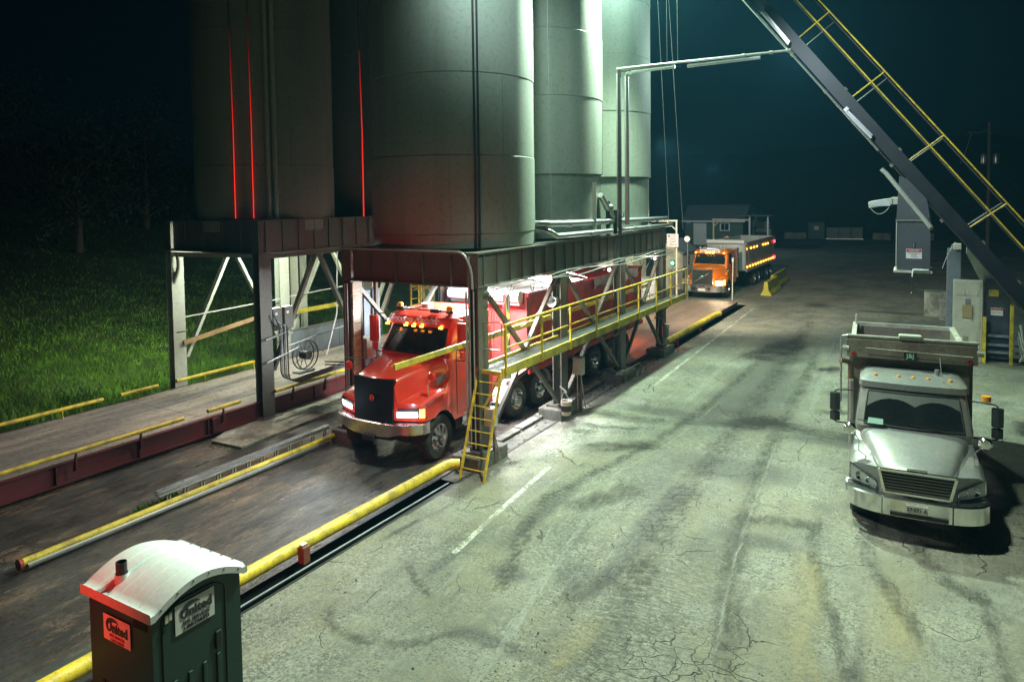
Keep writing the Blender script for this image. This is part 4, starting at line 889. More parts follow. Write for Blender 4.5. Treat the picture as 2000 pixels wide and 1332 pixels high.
    for z, dy in ((bz0, .05), (bz0+.02, .0), (bz1-.02, .0), (bz1, .04)):
        rows.append([(x, -.10+dy+.30*(abs(x)/hw)**4+(.05 if abs(x) > hw*.98 else 0), z+P.get('bdip', 0)*(1-min(1, abs(x)/(hw*.62))**4)*(-1 if z < (bz0+bz1)/2 else -.2)) for x in np.linspace(-hw-.02, hw+.02, 25)])
    b = MB(); b.grid(rows); b.grid([rows[-1], [(x, y+.25, z) for x, y, z in rows[-1]]]); b.grid([rows[0], [(x, y+.25, z) for x, y, z in rows[0]]])
    b.grid([[r[0] for r in rows], [(r[0][0], r[0][1]+.25, r[0][2]) for r in rows]]); b.grid([[r[-1] for r in rows], [(r[-1][0], r[-1][1]+.25, r[-1][2]) for r in rows]])
    bo = b.build('bumper', P['bumpm'], root)
    for s in P.get('slots', []): MB().box(*s).build('bumper_slot', m_blk, bo, bevel=.015)
    # ---- headlights
    for sx in (-1, 1):
        hx, hz, hwid, hh = P['hl']; mt = P['hlm'][0 if sx < 0 else 1]
        yy = lambda x: .06+sweep*(abs(x)/hw)**2.2-.02
        m_ = MB(); xs_ = np.linspace(hx-hwid, min(hx+hwid, hw-.01), 7); rr = []
        for q, (fz) in enumerate((-1, -.5, .3, 1)):
            rr.append([(sx*x, yy(x)-.015*(1-fz*fz)-.006, hz+fz*hh*(1 if P.get('hlshape') != 'tri' else .55+.45*(x-hx+hwid)/(2*hwid))+(P.get('hltilt', 0)*(x-hx))) for x in xs_])
        m_.grid(rr); ho = m_.build('headlight', P['hlcase'], root)
        if not P.get('lit'):
            for q, (ddx, ddr) in enumerate(((.05, .085), (-.09, .055))):
                MB().lathe([(ddr, -.012), (ddr*.9, -.02), (ddr*.5, .0), (0, .004)], (sx*(hx+ddx), yy(hx+ddx)-.012, hz+.01+P.get('hltilt', 0)*ddx), 'y', 14).build('reflector', m_chrome, ho)
        if P.get('hlring'):
            pe = rr[0]+[q[-1] for q in rr[1:]]+rr[-1][::-1][1:]+[q[0] for q in rr[::-1][1:-1]]
            MB().tube([Vector(q)+Vector((0, -.006, 0)) for q in pe]+[pe[0]], .012, 6, False).build('headlight_ring', m_chrome, ho)
        if P.get('lit'):
            e = MB(); rr2 = [[(x*.985+sx*.01, y-.02, z*.9+hz*.1) for x, y, z in r[:-1]] for r in rr[:3]]; e.grid(rr2); e.build('lit_lens', mt, ho)
            MB().add([(sx*(hw-.10), yy(hw-.1)-.03, hz-hh), (sx*(hw+.0), yy(hw)-.02, hz-hh), (sx*(hw+.0), yy(hw)-.02, hz+hh), (sx*(hw-.10), yy(hw-.1)-.03, hz+hh)], [(0, 1, 2, 3)]).build('turn_signal', m_amber if sx > 0 else m_lens, root)
    # ---- cab
    yb = P['cabback']; zr = P['zroof']; bw = .07
    lv = [loop(.72, yw0+.03, yb, chw, .0), loop(zw0-.3, yw0+.01, yb, chw, .04), loop(zw0-.02, yw0-.02, yb, chw, bw), loop(zw1, yw1, yb, P['rhw'], bw), ]
    vis = P.get('visor', .05)
    lv += [loop(zw1+.03, yw1-vis, yb, P['rhw']+.03, bw), loop(zr-.10, yw1-vis*.3+.0, yb+.01, P['rhw']+.015, bw), loop(zr-.02, yw1+.20, yb-.03, P['rhw']-.08, bw), loop(zr, yw1+.38, yb-.12, P['rhw']-.22, bw*.5)]
    c = MB(); c.grid(lv, True, True); c.add(lv[-1], [tuple(range(len(lv[-1])))]); c.add(lv[0], [tuple(range(len(lv[0])))])
    cab = c.build('cab', p, root, ang=32)
    # glass
    A, B = lv[2][:7], lv[3][:7]; rows = []
    for k in range(7):
        f = .07+.86*k/6; rows.append([tuple(Vector(a).lerp(Vector(b_), f)+Vector((0, -.016, .006))) for a, b_ in zip(A, B)])
    rows = [[tuple(Vector(q)*1+Vector((-(q[0])*.035, 0, 0))) for q in r] for r in rows]
    ws = MB().grid(rows).build('windshield', m_glass, cab)
    if P.get('dust'):
        du = MB(); n1, n2 = 130, 70; keep = []
        def ptw(u, v):
            i = min(5, int(u*6)); fu = u*6-i; j = min(5, int(v*6)); fv = v*6-j
            a = Vector(rows[j][i]).lerp(Vector(rows[j][i+1]), fu); b2 = Vector(rows[j+1][i]).lerp(Vector(rows[j+1][i+1]), fu); return a.lerp(b2, fv)+Vector((0, -.004, .002))
        for a in range(n1):
            for b2 in range(n2):
                u, v = (a+.5)/n1, (b2+.5)/n2; x = (u-.5)*2; ok = True
                for cx, rr_ in ((-.42, .56), (.50, .56)):
                    dx, dz = (x-cx), (v+.02)*.86
                    if math.hypot(dx, dz) < .72*(1+.0*dx) and not (cx < 0 and x > .40) and dz > -.1 and math.hypot(dx, dz) > .0 and abs(dx) < .62: ok = False
                if ok: du.add([ptw(a/n1, b2/n2), ptw((a+1)/n1, b2/n2), ptw((a+1)/n1, (b2+1)/n2), ptw(a/n1, (b2+1)/n2)], [(0, 1, 2, 3)], True)
        du.build('dust_film', m_dust, ws)
    gk = MB(); per = rows[0]+[r[-1] for r in rows[1:]]+rows[-1][::-1][1:]+[r[0] for r in rows[::-1][1:-1]]
    gk.tube([Vector(q)+Vector((0, -.004, 0)) for q in per]+[per[0]], .014, 5, False).build('windshield_seal', m_blk, ws)
    for sx in (-1, 1):
        x0, x1 = sx*(chw+.006), sx*(P['rhw']+.012)
        z0, z1 = zw0+.03, zw1-.05; ya, yc_ = yw0+.42, min(yb-.55, yw0+1.35); f = (yw1-yw0)
        sd = MB().add([(x0, ya, z0), (x0, yc_, z0), (x1, yc_, z1), (x1, ya+f*.75, z1)], [(0, 1, 2, 3)])
        w_ = sd.build('side_window', m_glass, cab)
        dd = MB().tube([(x0, ya-.12, z0-.02), (x0+sx*.004, ya-.12, .85), (x0+sx*.004, yc_+.06, .85), (x0, yc_+.06, z0), (x1, yc_+.06, z1+.03), (x1, ya+f*.7-.04, z1+.03), (x0, ya-.12, z0-.02)], .008, 4, False)
        dd.build('door_seam', m_blk, cab); MB().box(min(x0, x0+sx*.03), max(x0, x0+sx*.03), yc_-.16, yc_-.02, z0-.22, z0-.18).build('door_handle', m_chrome, cab)
        # wipers
    for cx in (-.42, .42): MB().tube([(cx*1.1, yw0-.08, zw0+.05), (cx*1.1-.5*chw, yw0-.085+.03, zw0+.09)], .011, 5).build('wiper', m_blk, cab)
    # roof marker lights
    for k, x in enumerate(P['markers']):
        mz, my = P['markpos']; MB().lathe([(0, .055), (.035, .04), (.05, 0)] if not P.get('lit') else [(0, .02), (.035, .012), (.04, 0)], (x, my, mz), 'z', 8).build('marker_light', m_amber if P.get('lit') else m_lens, cab)
        if P.get('lit'): MB().box(x-.05, x+.05, my-.06, my-.03, mz-.06, mz-.02).build('marker_light', m_amber, cab)
    # mirrors
    for sx in (-1, 1):
        mx = sx*(chw+P.get('mirx', .30)); my_ = yw0+.20; z0, z1 = zw0+.02, zw0+.02+P.get('mirh', .62)
        mw = P.get('mirw', .10)
        mo = MB().prism([(mx-sx*mw, my_-.03), (mx-sx*mw*.9, my_-.09), (mx, my_-.12), (mx+sx*mw*.9, my_-.09), (mx+sx*mw, my_-.03), (mx+sx*mw*.8, my_+.02), (mx-sx*mw*.8, my_+.02)], z0+.16, z1).build('mirror', P.get('mirm', m_chrome), root, bevel=.015)
        MB().prism([(mx-sx*.10, my_-.03), (mx, my_-.11), (mx+sx*.10, my_-.03), (mx+sx*.08, my_+.02), (mx-sx*.08, my_+.02)], z0-.06, z0+.13).build('lower_mirror', P.get('mirm', m_chrome), mo, bevel=.015)
        MB().tube(arcpts([(sx*chw*.97, my_+.12, z1+.05), (mx, my_, z1+.05), (mx+sx*.03, my_, z1-.1), (mx+sx*.03, my_, z0-.1), (sx*chw, my_+.12, z0-.14)], .08), .014, 6).build('mirror_arm', m_blk, mo)
        # fender mirror
        fx, fy, fz = sx*(hw-.16), wy-.25, P['zfp']+.0
        a = MB().tube(arcpts([(fx, fy, fz-.06), (fx, fy-.03, fz+.22), (fx+sx*.14, fy-.05, fz+.40)], .06), .012, 6).build('fender_mirror', m_chrome, root)
        MB().lathe([(0, .05), (.08, .045), (.115, .0), (.11, -.012), (0, -.014)], (fx+sx*.16, fy-.06, fz+.42), 'y', 16, -1).build('mirror_dish', P.get('dishm', m_chrome), a)
    # steps, tanks, chassis
    for sx in (-1, 1):
        MB().cyl((sx*(chw-.28), yw0+.55, .62), .28, .95, 'y', 20).build('fuel_tank', m_alu, root)
        for z in (.45, .75): MB().box(min(sx*(chw-.35), sx*(chw+.02)), max(sx*(chw-.35), sx*(chw+.02)), yw0+.6, yw0+1.3, z, z+.03).build('step', m_alu, root)
        MB().box(sx*.43-.04, sx*.43+.04, .3, P['len']-.2, .72, .98).build('chassis_rail', m_dark, root)
    MB().box(-.8, .8, .4, yb, .5, .72).build('underbody', m_blk, root)
    # wheels
    wf = finish_wheel(wheel_proto(wr, .30, root, P['rimm'], x=hw-.03, y=wy, side=1, front=True))
    wf2 = finish_wheel(wheel_proto(wr, .30, root, P['rimm'], x=-hw+.03, y=wy, side=-1, front=True))
    MB().cyl((-hw+.3, wy, wr), .07, 2*hw-.6, 'x', 10).build('axle', m_dark, root)
    ax = P['axles']; w1 = finish_wheel(wheel_proto(wr, .56, root, P['rimm'], x=hw-.04, y=ax[0], side=1)); w2 = finish_wheel(wheel_proto(wr, .56, root, P['rimm'], x=-hw+.04, y=ax[0], side=-1))
    MB().cyl((-hw+.5, ax[0], wr), .09, 2*hw-1.0, 'x', 10).build('axle', m_dark, root)
    for y in ax[1:]: wheel_copy(w1, root, y); wheel_copy(w2, root, y)
    # ---- dump box
    y0, y1, z0, z1, bh = P['box']; bm_ = P['boxm']; T = .05
    bx = MB(); bx.box(-bh, -bh+T, y0, y1, z0, z1); bx.box(bh-T, bh, y0, y1, z0, z1); bx.box(-bh+T+.001, bh-T-.001, y1-T, y1-.001, z0, z1-.002); bx.box(-bh+T+.001, bh-T-.001, y0+.001, y0+T, z0, z1-.002); bx.box(-bh+T+.001, bh-T-.001, y0+T+.001, y1-T-.001, z0+.001, z0+T)
    body = bx.build('dump_box', bm_, root)
    for sx in (-1, 1):
        x = sx*bh; MB().box(min(x-sx*.06, x+sx*.05), max(x-sx*.06, x+sx*.05), y0+.01, y1, z1+.001, z1+.09).build('top_rail', P.get('railm', bm_), body, bevel=.01)
        MB().box(min(x+sx*.002, x+sx*.06), max(x+sx*.002, x+sx*.06), y0+.01, y1, z0-.10, z0+.06).build('bottom_rail', bm_, body, bevel=.01)
        if P.get('ribs'):
            n = P['ribs']; rb = MB().box(min(x+sx*.002, x+sx*.05), max(x+sx*.002, x+sx*.05), y0+.1, y0+.2, z0+.061, z1-.002).build('rib', bm_, body)
            for k in range(1, n): copy_obj(rb, body, (0, k*(y1-y0-.3)/(n-1), 0))
    MB().box(-bh+.0, bh, y0-.03, y0-.001, z1-.08, z1+.088).build('top_rail', P.get('railm', bm_), body, bevel=.01); MB().box(-bh, bh, y1+.001, y1+.05, z1-.08, z1+.08).build('top_rail', P.get('railm', bm_), body)
    if P.get('under'): P['under'](root, body)
    root.location = loc; root.rotation_euler = (0, 0, rot); return root, cab, body, hood

# red truck
def red_extra(root, body):
    r = MB().cyl((-1.22, 5.02, 3.40), .17, 2.44, 'x', 20).build('tarp_roll', mat('white_tarp_housing', (.70, .70, .74), .3, .3, .1, bmp=0), body)
    MB().box(-1.2, 1.2, 5.0, 5.2, 3.15, 3.30).build('tarp_shelf', m_alu, body)
    rows = [[(x, y, 3.47+.05*math.cos(x*1.1)-.03*math.sin(y*3.1)*(1-abs(x)/1.4)) for x in np.linspace(-1.3, 1.3, 9)] for y in np.linspace(5.3, 9.3, 20)]
    MB().grid(rows).build('tarp', mat('pink_white_tarp', (.62, .50, .47), .6, 0, .3), body)
    for k, y in enumerate((7.0, 9.5)): MB().tube(sag((-1.3, y, 3.5), (1.3, y, 3.5), -.18), .03, 6).build('tarp_bow', m_galv, body)
    # heaped tarp hanging at the side
    rows = []
    for y in np.linspace(9.9, 14.2, 16): rows.append([(1.36, y, 3.45-.02*math.sin(y*5)), (1.39, y, 3.2), (1.37, y, 3.05-.10*math.sin(y*2.2)-.06*math.sin(y*6))])
    MB().grid(rows).build('folded_tarp', mat('grey_tarp', (.33, .30, .27), .7, 0, .5, bmp=.3), body)
    MB().cyl((1.16, 4.35, 1.2), .11, 2.35, 'z', 16).build('exhaust_stack', m_chrome, root)
    MB().box(-.95, .95, 4.2, 4.9, .9, 1.4).build('tool_box', m_alu, root); 
    for sx in (-1, 1):
        rr = []
        for k in range(15): a = PI*k/14; rr.append([(sx*1.27, 5.4-1.42*math.cos(a), .56+.72*math.sin(a)), (sx*.7, 5.4-1.42*math.cos(a), .56+.72*math.sin(a))])
        MB().grid(rr).build('rear_fender', mat('white_fender', (.6, .55, .56), .35, 0, .2), root)
redP = dict(paint=m_red, hw=1.30, ws=(1.62, 2.30), wt=(1.98, 3.0), zg=(.62, 2.06), gw=.61, chw=1.12, rhw=1.02, hoodw=1.04, zf0=1.46, zfp=1.66, zfend=1.95, zb=1.08, zrear=.8, wheel=(.98, .54), crown=.05, sweep=.34,
            grille='bra', bars=0, barm=m_blk, bz=(.80, 1.06), bdip=.10, bumpm=mat('pinkish_chrome', (.62, .55, .52), .2, 1, .3, (.3, .2, .18), bmp=.02), hl=(.98, 1.28, .28, .10), hlm=(m_head, m_head), hlcase=m_blk, lit=True, hltilt=.05,
            cabback=3.7, zroof=3.33, visor=.22, markers=(-.85, -.25, 0, .25, .85), markpos=(3.06, 1.70), mirm=m_red, dishm=m_red, rimm=m_chrome, axles=[4.7, 6.1, 10.2, 11.6, 13.0], box=(5.25, 14.8, 1.22, 3.36, 1.30), boxm=m_bedr, railm=m_bedr, ribs=0,
            len=14.8, under=red_extra, slots=[(-.18, .18, -.16, -.10, .60, .74)], mirh=.85, mirw=.14)
redT, rcab, rbody, rhood = truck('red_dump_truck', 'red dump truck with lit headlights and black grille cover parked under the silos', redP, (-11.28, 12.6, 0), 0)
mm = frame_m((-.05, 1.70, 3.175), (1, 0, 0), (0, .15, .21))
text('Jessica Rabbit', .285, mat('white_vinyl', (.85, .82, .9), .4, 0, 0, bmp=0), rcab, mm, ext=.006, shear=.35, bold=.002)
for x, lab in ((-.78, 1), (.82, 2)):
    bo = MB().cyl((x, 2.1, 3.32), .10, .05, 'z', 14).build('beacon_base', m_blk, rcab); MB().lathe([(.085, .05), (.09, .12), (.07, .19), (0, .21)], (x, 2.1, 3.32), 'z', 14).build('beacon_lens', mat('amber_beacon', (.9, .45, .02), .25, 0, .05, bmp=0), bo)
MB().tube([(-.7, 2.05, 3.37), (.95, 2.05, 3.37)], .022, 6).build('roof_bar', m_blk, rcab)
for x in (-.72, .42): MB().box(x-.14, x+.14, 1.98, 2.12, 3.32, 3.42).build('work_light', m_blk, rcab, bevel=.01)
MB().cyl((-.35, 2.7, 3.32), .16, .12, 'z', 16).build('antenna_dome', m_white, rcab)
for sx in (-1, 1):
    MB().add([(sx*1.215, 1.0, 1.78), (sx*1.165, 1.42, 1.86), (sx*1.165, 1.40, 2.0), (sx*1.12, 1.08, 1.93)], [(0, 1, 2, 3)]).build('hood_vent', m_blk, rhood)
MB().box(-.12, .12, .20, .34, 2.065, 2.085).build('hood_scoop', m_blk, rhood)
MB().add([(-1.06, 5.22, 2.95), (-.9, 5.22, 2.95), (-.9, 5.22, 3.0), (-1.06, 5.22, 3.0)], [(0, 1, 2, 3)]).build('side_marker', m_amber, rbody)
lamp('headlight_beam', 'SPOT', (-12.28, 12.35, 1.25), (.8, .9, 1), 150, .1, (-12.7, 5, 0), 110, .9); lamp('headlight_beam', 'SPOT', (-10.3, 12.35, 1.25), (.8, .9, 1), 110, .1, (-10.6, 5, -.2), 100, .9)
lamp('tail_light_glow', 'POINT', (-11.2, 27.9, 1.1), (1, .16, .08), 170, .2)

# orange truck
def org_extra(root, body):
    MB().cyl((-1.25, 5.45, 3.16), .15, 2.5, 'x', 20).build('tarp_roll', m_white, body)
    MB().tube(arcpts([(1.3, 5.3, 3.2), (1.42, 5.4, 3.1), (1.42, 6, 1.6)], .1), .03, 6).build('tarp_arm', m_galv, body)
    for z, ys_ in ((1.47, np.linspace(5.9, 14.2, 11)), (2.68, [5.9, 7.0, 7.9, 8.8, 10.8, 11.6, 12.4])):
        for y in ys_: MB().lathe([(0, .05), (.05, .035), (.062, 0)], (1.315, y, z), 'x', 8).build('marker_light', m_amber, body)
        MB().lathe([(0, .09), (.09, .05), (.12, 0)], (1.315, 14.7, z+.02), 'x', 10).build('tail_light', m_redl, body)
    rows = [[(1.30*math.cos(a)-.0 if k else 1.30*math.cos(a), 5.55-.30*math.sin(a), z) for k, a in enumerate(np.linspace(0, PI, 17))] for z in (1.25, 3.0)]
    MB().grid(rows).build('bulkhead', m_bedg, body)
    MB().cyl((1.12, 3.95, 1.0), .10, 1.9, 'z', 14).build('exhaust_stack', m_chrome, root)
    for y in (9.2, 10.5): MB().box(1.0, 1.3, y, y+.02, .3, 1.1).build('mud_flap', m_blk, root)
orgP = dict(paint=m_org, hw=1.32, ws=(1.60, 1.98), wt=(1.95, 2.62), zg=(.86, 1.78), gw=.62, chw=1.10, rhw=1.04, hoodw=1.0, zf0=1.08, zfp=1.30, zfend=1.6, zb=.84, zrear=.7, wheel=(1.15, .52), crown=.04, sweep=.30,
            grille='mesh', bars=9, barm=m_dark, bz=(.42, .84), bdip=.02, bumpm=m_chrome, hl=(1.02, 1.02, .21, .14), hlm=(m_clear, m_headw), hlcase=m_clear, lit=True,
            cabback=3.9, zroof=2.88, visor=.16, markers=(-.88, -.2, 0, .2, .88), markpos=(2.71, 1.72), mirm=m_blk, dishm=m_chrome, rimm=m_alu, axles=[8.2, 9.5, 12.2, 13.5], box=(5.6, 14.8, 1.25, 3.04, 1.29), boxm=m_bedg, railm=m_bedg, ribs=0,
            len=14.8, under=org_extra, slots=[(-.52, -.36, -.13, -.08, .56, .74), (.36, .52, -.13, -.08, .56, .74), (-.2, .2, -.13, -.08, .76, .80)])
orgT, ocab, obody, ohood = truck('orange_dump_truck', 'orange dump truck with grey box and amber side lights waiting at the far end', orgP, (-11.8, 43.0, 0), R(-1))
text('DYNAMITE', .26, mat('white_letters', (.85, .8, .72), .4, 0, 0, bmp=0), ocab, frame_m((0, 1.72, 2.775), (1, 0, 0), (0, .25, 1)), ext=.006, bold=.012)
for x in (-.75, -.45, .5, .8): MB().lathe([(.05, 0), (.075, .10), (.06, .16), (0, .18)], (x, 2.2, 2.87), 'z', 10).build('roof_lamp', m_clear, ocab)
MB().box(-.22, .22, -.13, -.105, .50, .64).build('license_plate', m_sign, orgT)
lamp('headlight_beam', 'SPOT', (-10.75, 42.7, 1.05), (1, .78, .5), 260, .1, (-10.9, 32, .0), 110, .9)
lamp('headlight_fill', 'POINT', (-10.7, 42.55, 1.05), (1, .72, .4), 40, .08)
lamp('deck_work_light', 'POINT', (-10.6, 36.0, 5.0), (1, .80, .62), 480, .3)  # added fill that brightens the orange truck's front

# silver truck
def sil_extra(root, body):
    # cab shield: slanted canopy
    s = MB(); s.prism([(2.95, 2.66), (3.02, 3.02), (3.10, 3.06), (3.62, 3.00), (3.62, 2.94), (3.1, 2.98), (3.04, 2.66)], -1.22, 1.22, 'x'); so = s.build('cab_shield', m_bed, body)
    MB().box(-1.24, 1.24, 3.06, 3.14, 3.065, 3.12).build('tarp_bar', mat('pale_bar', (.5, .5, .42), .5, 0, .4), so, bevel=.01)
    MB().box(-.22, .22, 2.99, 3.20, 3.125, 3.19).build('tarp_housing', m_framel, so, bevel=.03)
    MB().box(-.12, .12, 2.915, 2.935, 2.70, 2.83).build('maker_plate', m_blk, so); text('J&J', .13, mat('pale_green_letters', (.35, .7, .5), .4, 0, 0, bmp=0), so, frame_m((0, 2.91, 2.765), (1, 0, 0), (0, 0, 1)), bold=.003)
    for x in (-1.08, 1.08): MB().lathe([(0, .02), (.05, .015), (.055, 0)], (x, 2.955, 2.72), 'y', 12, -1).build('marker_light', m_lensr, so)
    MB().tube([(-.85, 2.90, 2.88), (1.12, 2.90, 2.84)], .006, 4).build('wire', m_rope, so)
    MB().cyl((1.2, 3.0, 2.9), .06, .12, 'x', 12).build('tarp_motor', m_framel, so); MB().cyl((-1.3, 3.0, 2.82), .06, .12, 'x', 12).build('tarp_motor', m_framel, so)
    MB().box(-1.08, 1.08, 3.06, 3.10, 1.05, 2.66).build('bulkhead', m_bed, body)
    MB().tube(arcpts([(-1.2, 3.02, 3.10), (-1.34, 3.05, 3.08), (-1.34, 3.1, 1.6)], .06), .022, 8).build('tarp_arm', m_galv, body)
    MB().tube(arcpts([(-1.14, 2.9, .8), (-1.14, 2.9, 2.55), (-1.34, 2.75, 2.60)], .12), .055, 12).build('exhaust_stack', mat('hot_rust_steel', (.2, .12, .08), .5, .5, .4), root)
    MB().tube(arcpts([(-1.12, 2.7, .8), (-1.12, 2.7, 2.2)], .1), .05, 10).build('air_intake', m_galv, root)
    for k in range(5): MB().box(-1.16, -1.10, 3.3+k*.9, 3.4+k*.9, .75, 1.05).build('under_bracket', m_dark, root)
    MB().prism([(3.4, 2.98), (3.55, 3.16), (3.75, 3.05), (4.0, 2.78)], 1.00, 1.10, 'x').build('corner_gusset', m_bed, body)
    MB().tube([(-1.1, 6.85, 2.7), (-1.1, 6.85, 3.0)], .03, 6).build('tailgate_pin', m_framel, body)
silP = dict(paint=m_silv, hw=1.10, ws=(1.55, 1.60), wt=(1.90, 2.26), zg=(.86, 1.26), gw=.60, chw=1.02, rhw=.93, hoodw=.93, zf0=1.17, zfp=1.29, zfend=1.40, zb=.66, zrear=.6, wheel=(1.08, .50), crown=.07, sweep=.50,
            grille='bars', bars=7, barm=mat('grille_grey', (.16, .16, .16), .35, .6, .2), gslant=.09, bz=(.46, .80), bdip=0, bumpm=m_chrome, hl=(.86, .945, .22, .15), hlm=(m_clear, m_clear), hlcase=m_clear, hltilt=.22, hlshape='tri', hlring=True,
            cabback=2.95, zroof=2.50, visor=.03, markers=(-.66, -.24, .02, .28, .66), markpos=(2.468, 2.12), mirm=mat('dark_mirror_shell', (.05, .055, .06), .15, .6, .2), dishm=m_chrome, rimm=m_galv, axles=[5.4], box=(3.3, 7.2, 1.05, 2.66, 1.13), boxm=m_bed, railm=mat('dusty_rail', (.42, .42, .34), .6, 0, .5), ribs=6,
            len=7.3, under=sil_extra, dust=True, slots=[(-.42, .48, -.125, -.08, .49, .57)], mirx=.38, mirh=.52)
silT, scab, sbody, shood = truck('silver_dump_truck', 'silver dump truck with dusty windshield and no lights parked on the right', silP, (-.10, 14.25, 0), R(3.5))
MB().box(-.17, .17, -.135, -.118, .58, .73).build('license_plate', m_sign, silT); text('37·571 A', .085, m_ink, silT, frame_m((0, -.138, .655), (1, 0, 0), (0, 0, 1)), bold=.002)
for k in range(6):
    x = -.17+k*.0; 
MB().prism([(-.17, .33), (.17, .33), (.12, .45), (-.12, .45)], 0, .012).build('hood_scoop', m_dark, shood).location = (0, 0, 1.335)
MB().box(-.16, .16, .03, .05, 1.275, 1.32).build('badge', m_chrome, shood, bevel=.012)
MB().tube([(.52, 2.05, 2.45), (.47, 2.0, 2.95)], .006, 5).build('antenna', m_rope, scab); MB().cyl((.46, 2.5, 2.49), .045, .12, 'z', 10).build('roof_beacon', m_galv, scab)
MB().cyl((1.22, 1.75, 2.245), .08, .10, 'z', 14).build('amber_beacon', mat('amber_beacon2', (.75, .3, .02), .3, 0, .1, bmp=0), silT)
pp = MB().add([(-.80, 1.44, 1.66), (-.52, 1.42, 1.66), (-.52, 1.47, 1.76), (-.78, 1.49, 1.76)], [(0, 1, 2, 3)]).build('dash_paper', mat('pale_paper', (.35, .6, .5), .5, 0, .1, bmp=0), scab)
for x in (-.72, -.36, .36, .72):
    pass
for x in (-.55, .55): MB().box(x-.004, x+.004, -.115, -.09, .43, .80).build('bumper_seam', m_blk, silT)

# ================================================================ PORTABLE TOILET
px0, px1, py0, py1 = -7.67, -6.57, 4.08, 5.12
pt_ = thing('portable_toilet', 'dark green portable toilet with a white curved roof in the foreground', 'portable toilet', ((px0+px1)/2, (py0+py1)/2, 0))
def roofz(y):
    u = (y-py0)/(py1-py0); return 2.185+.17*math.sin(PI*min(1, max(0, u)))**.9
bd = MB(); prof = [(py0, .08)]+[(py0, 2.12)]+[(y, roofz(y)-.06) for y in np.linspace(py0+.05, py1-.05, 12)]+[(py1, 2.12), (py1, .08)]
bd.prism(prof, px0, px1, 'x'); pbody = bd.build('body', m_green, pt_)
MB().box(px0-.04, px1+.04, py0-.04, py1+.04, 0, .08).build('skid_base', m_blk, pt_)
rf = MB(); rows = []
for x in sorted([px0-.06, px1+.06, px0, px1]+[px0+q*(px1-px0)+d for q in (.17, .34, .5, .67, .84) for d in (-.022, -.008, 0, .008, .022)]):
    u = (x-px0)/(px1-px0); rib = -.016 if any(abs(u-q) < .010 for q in (.17, .34, .5, .67, .84)) else 0
    edge = -.02 if abs(u-.5) > .52 else 0
    rows.append([(x, y, roofz(y)+rib+edge) for y in np.linspace(py0-.05, py1+.05, 25)])
rf.grid(rows)
for xx in (px0-.06, px1+.06): 
    e = [(xx, y, roofz(y)-.02) for y in np.linspace(py0-.05, py1+.05, 25)]; rf.grid([e, [(x, y, z-.075) for x, y, z in e]])
for yy in (py0-.05, py1+.05): rf.grid([[(px0-.06, yy, roofz(yy)), (px1+.06, yy, roofz(yy))], [(px0-.06, yy-(.01 if yy < 5 else -.01), roofz(yy)-.095), (px1+.06, yy-(.01 if yy < 5 else -.01), roofz(yy)-.095)]])
roof = rf.build('roof', m_white, pt_, ang=40)
MB().box(px0-.05, px1+.05, py0-.02, py0-.005, 2.085, 2.10).build('roof_seam', m_blk, roof) if False else None
vy = py0+.15; vz = roofz(vy); vx = px0+.36
vt = MB().lathe([(.075, -.06), (.065, .05)], (vx, vy, vz), 'z', 20).build('vent_collar', m_white, roof); MB().lathe([(.055, .0), (.055, .17), (.048, .17), (.048, .08), (0, .08)], (vx, vy, vz), 'z', 20).build('vent_pipe', m_blk, roof)
for u in np.linspace(.06, .94, 6):
    y = py0+u*(py1-py0); MB().lathe([(0, .006), (.009, .005), (.01, 0)], (px1+.061, y, roofz(y)-.045), 'x', 8).build('screw', m_dark, roof)
# door on the +x face
dn_ = MB(); dx = px1+.006
dn_.tube(arcpts([(dx, py0+.10, .15), (dx, py0+.10, 2.06), (dx, py0+.30, 2.15), (dx, py0+.70, 2.15), (dx, py1-.20, 2.06), (dx, py1-.20, .15)], .06), .008, 5).build('door', m_blk, pt_)
MB().box(dx-.004, dx+.02, py1-.34, py1-.27, 1.40, 1.60).build('door_handle', m_blk, pt_, bevel=.01); MB().box(dx, dx+.012, py0+.13, py0+.165, 1.99, 2.07).build('latch_plate', m_cream, pt_); MB().box(dx, dx+.012, py0+.175, py0+.205, 2.0, 2.08).build('latch_plate', m_cream, pt_)
for k in range(4):
    y = py0+.30+k*.17; MB().box(px1+.001, px1+.02, y-.1, y-.05, .3, 1.35).build('panel_rib', m_green, pt_, bevel=.012)
for k in range(5):
    x = px0+.2+k*.2; MB().box(x, x+.05, py0-.02, py0-.001, .3, 1.2).build('panel_rib', m_green, pt_, bevel=.012)
for y in (py0+.135, ):
    for z in (.5, 1.2, 1.9): MB().box(dx-.004, dx+.016, y-.03, y+.0, z, z+.07).build('hinge', m_blk, pt_)
for k in range(5): MB().box(px0+.80, px0+1.02, py0-.012, py0-.001, 2.02-.018*k, 2.028-.018*k).build('vent_slat', m_blk, pt_)
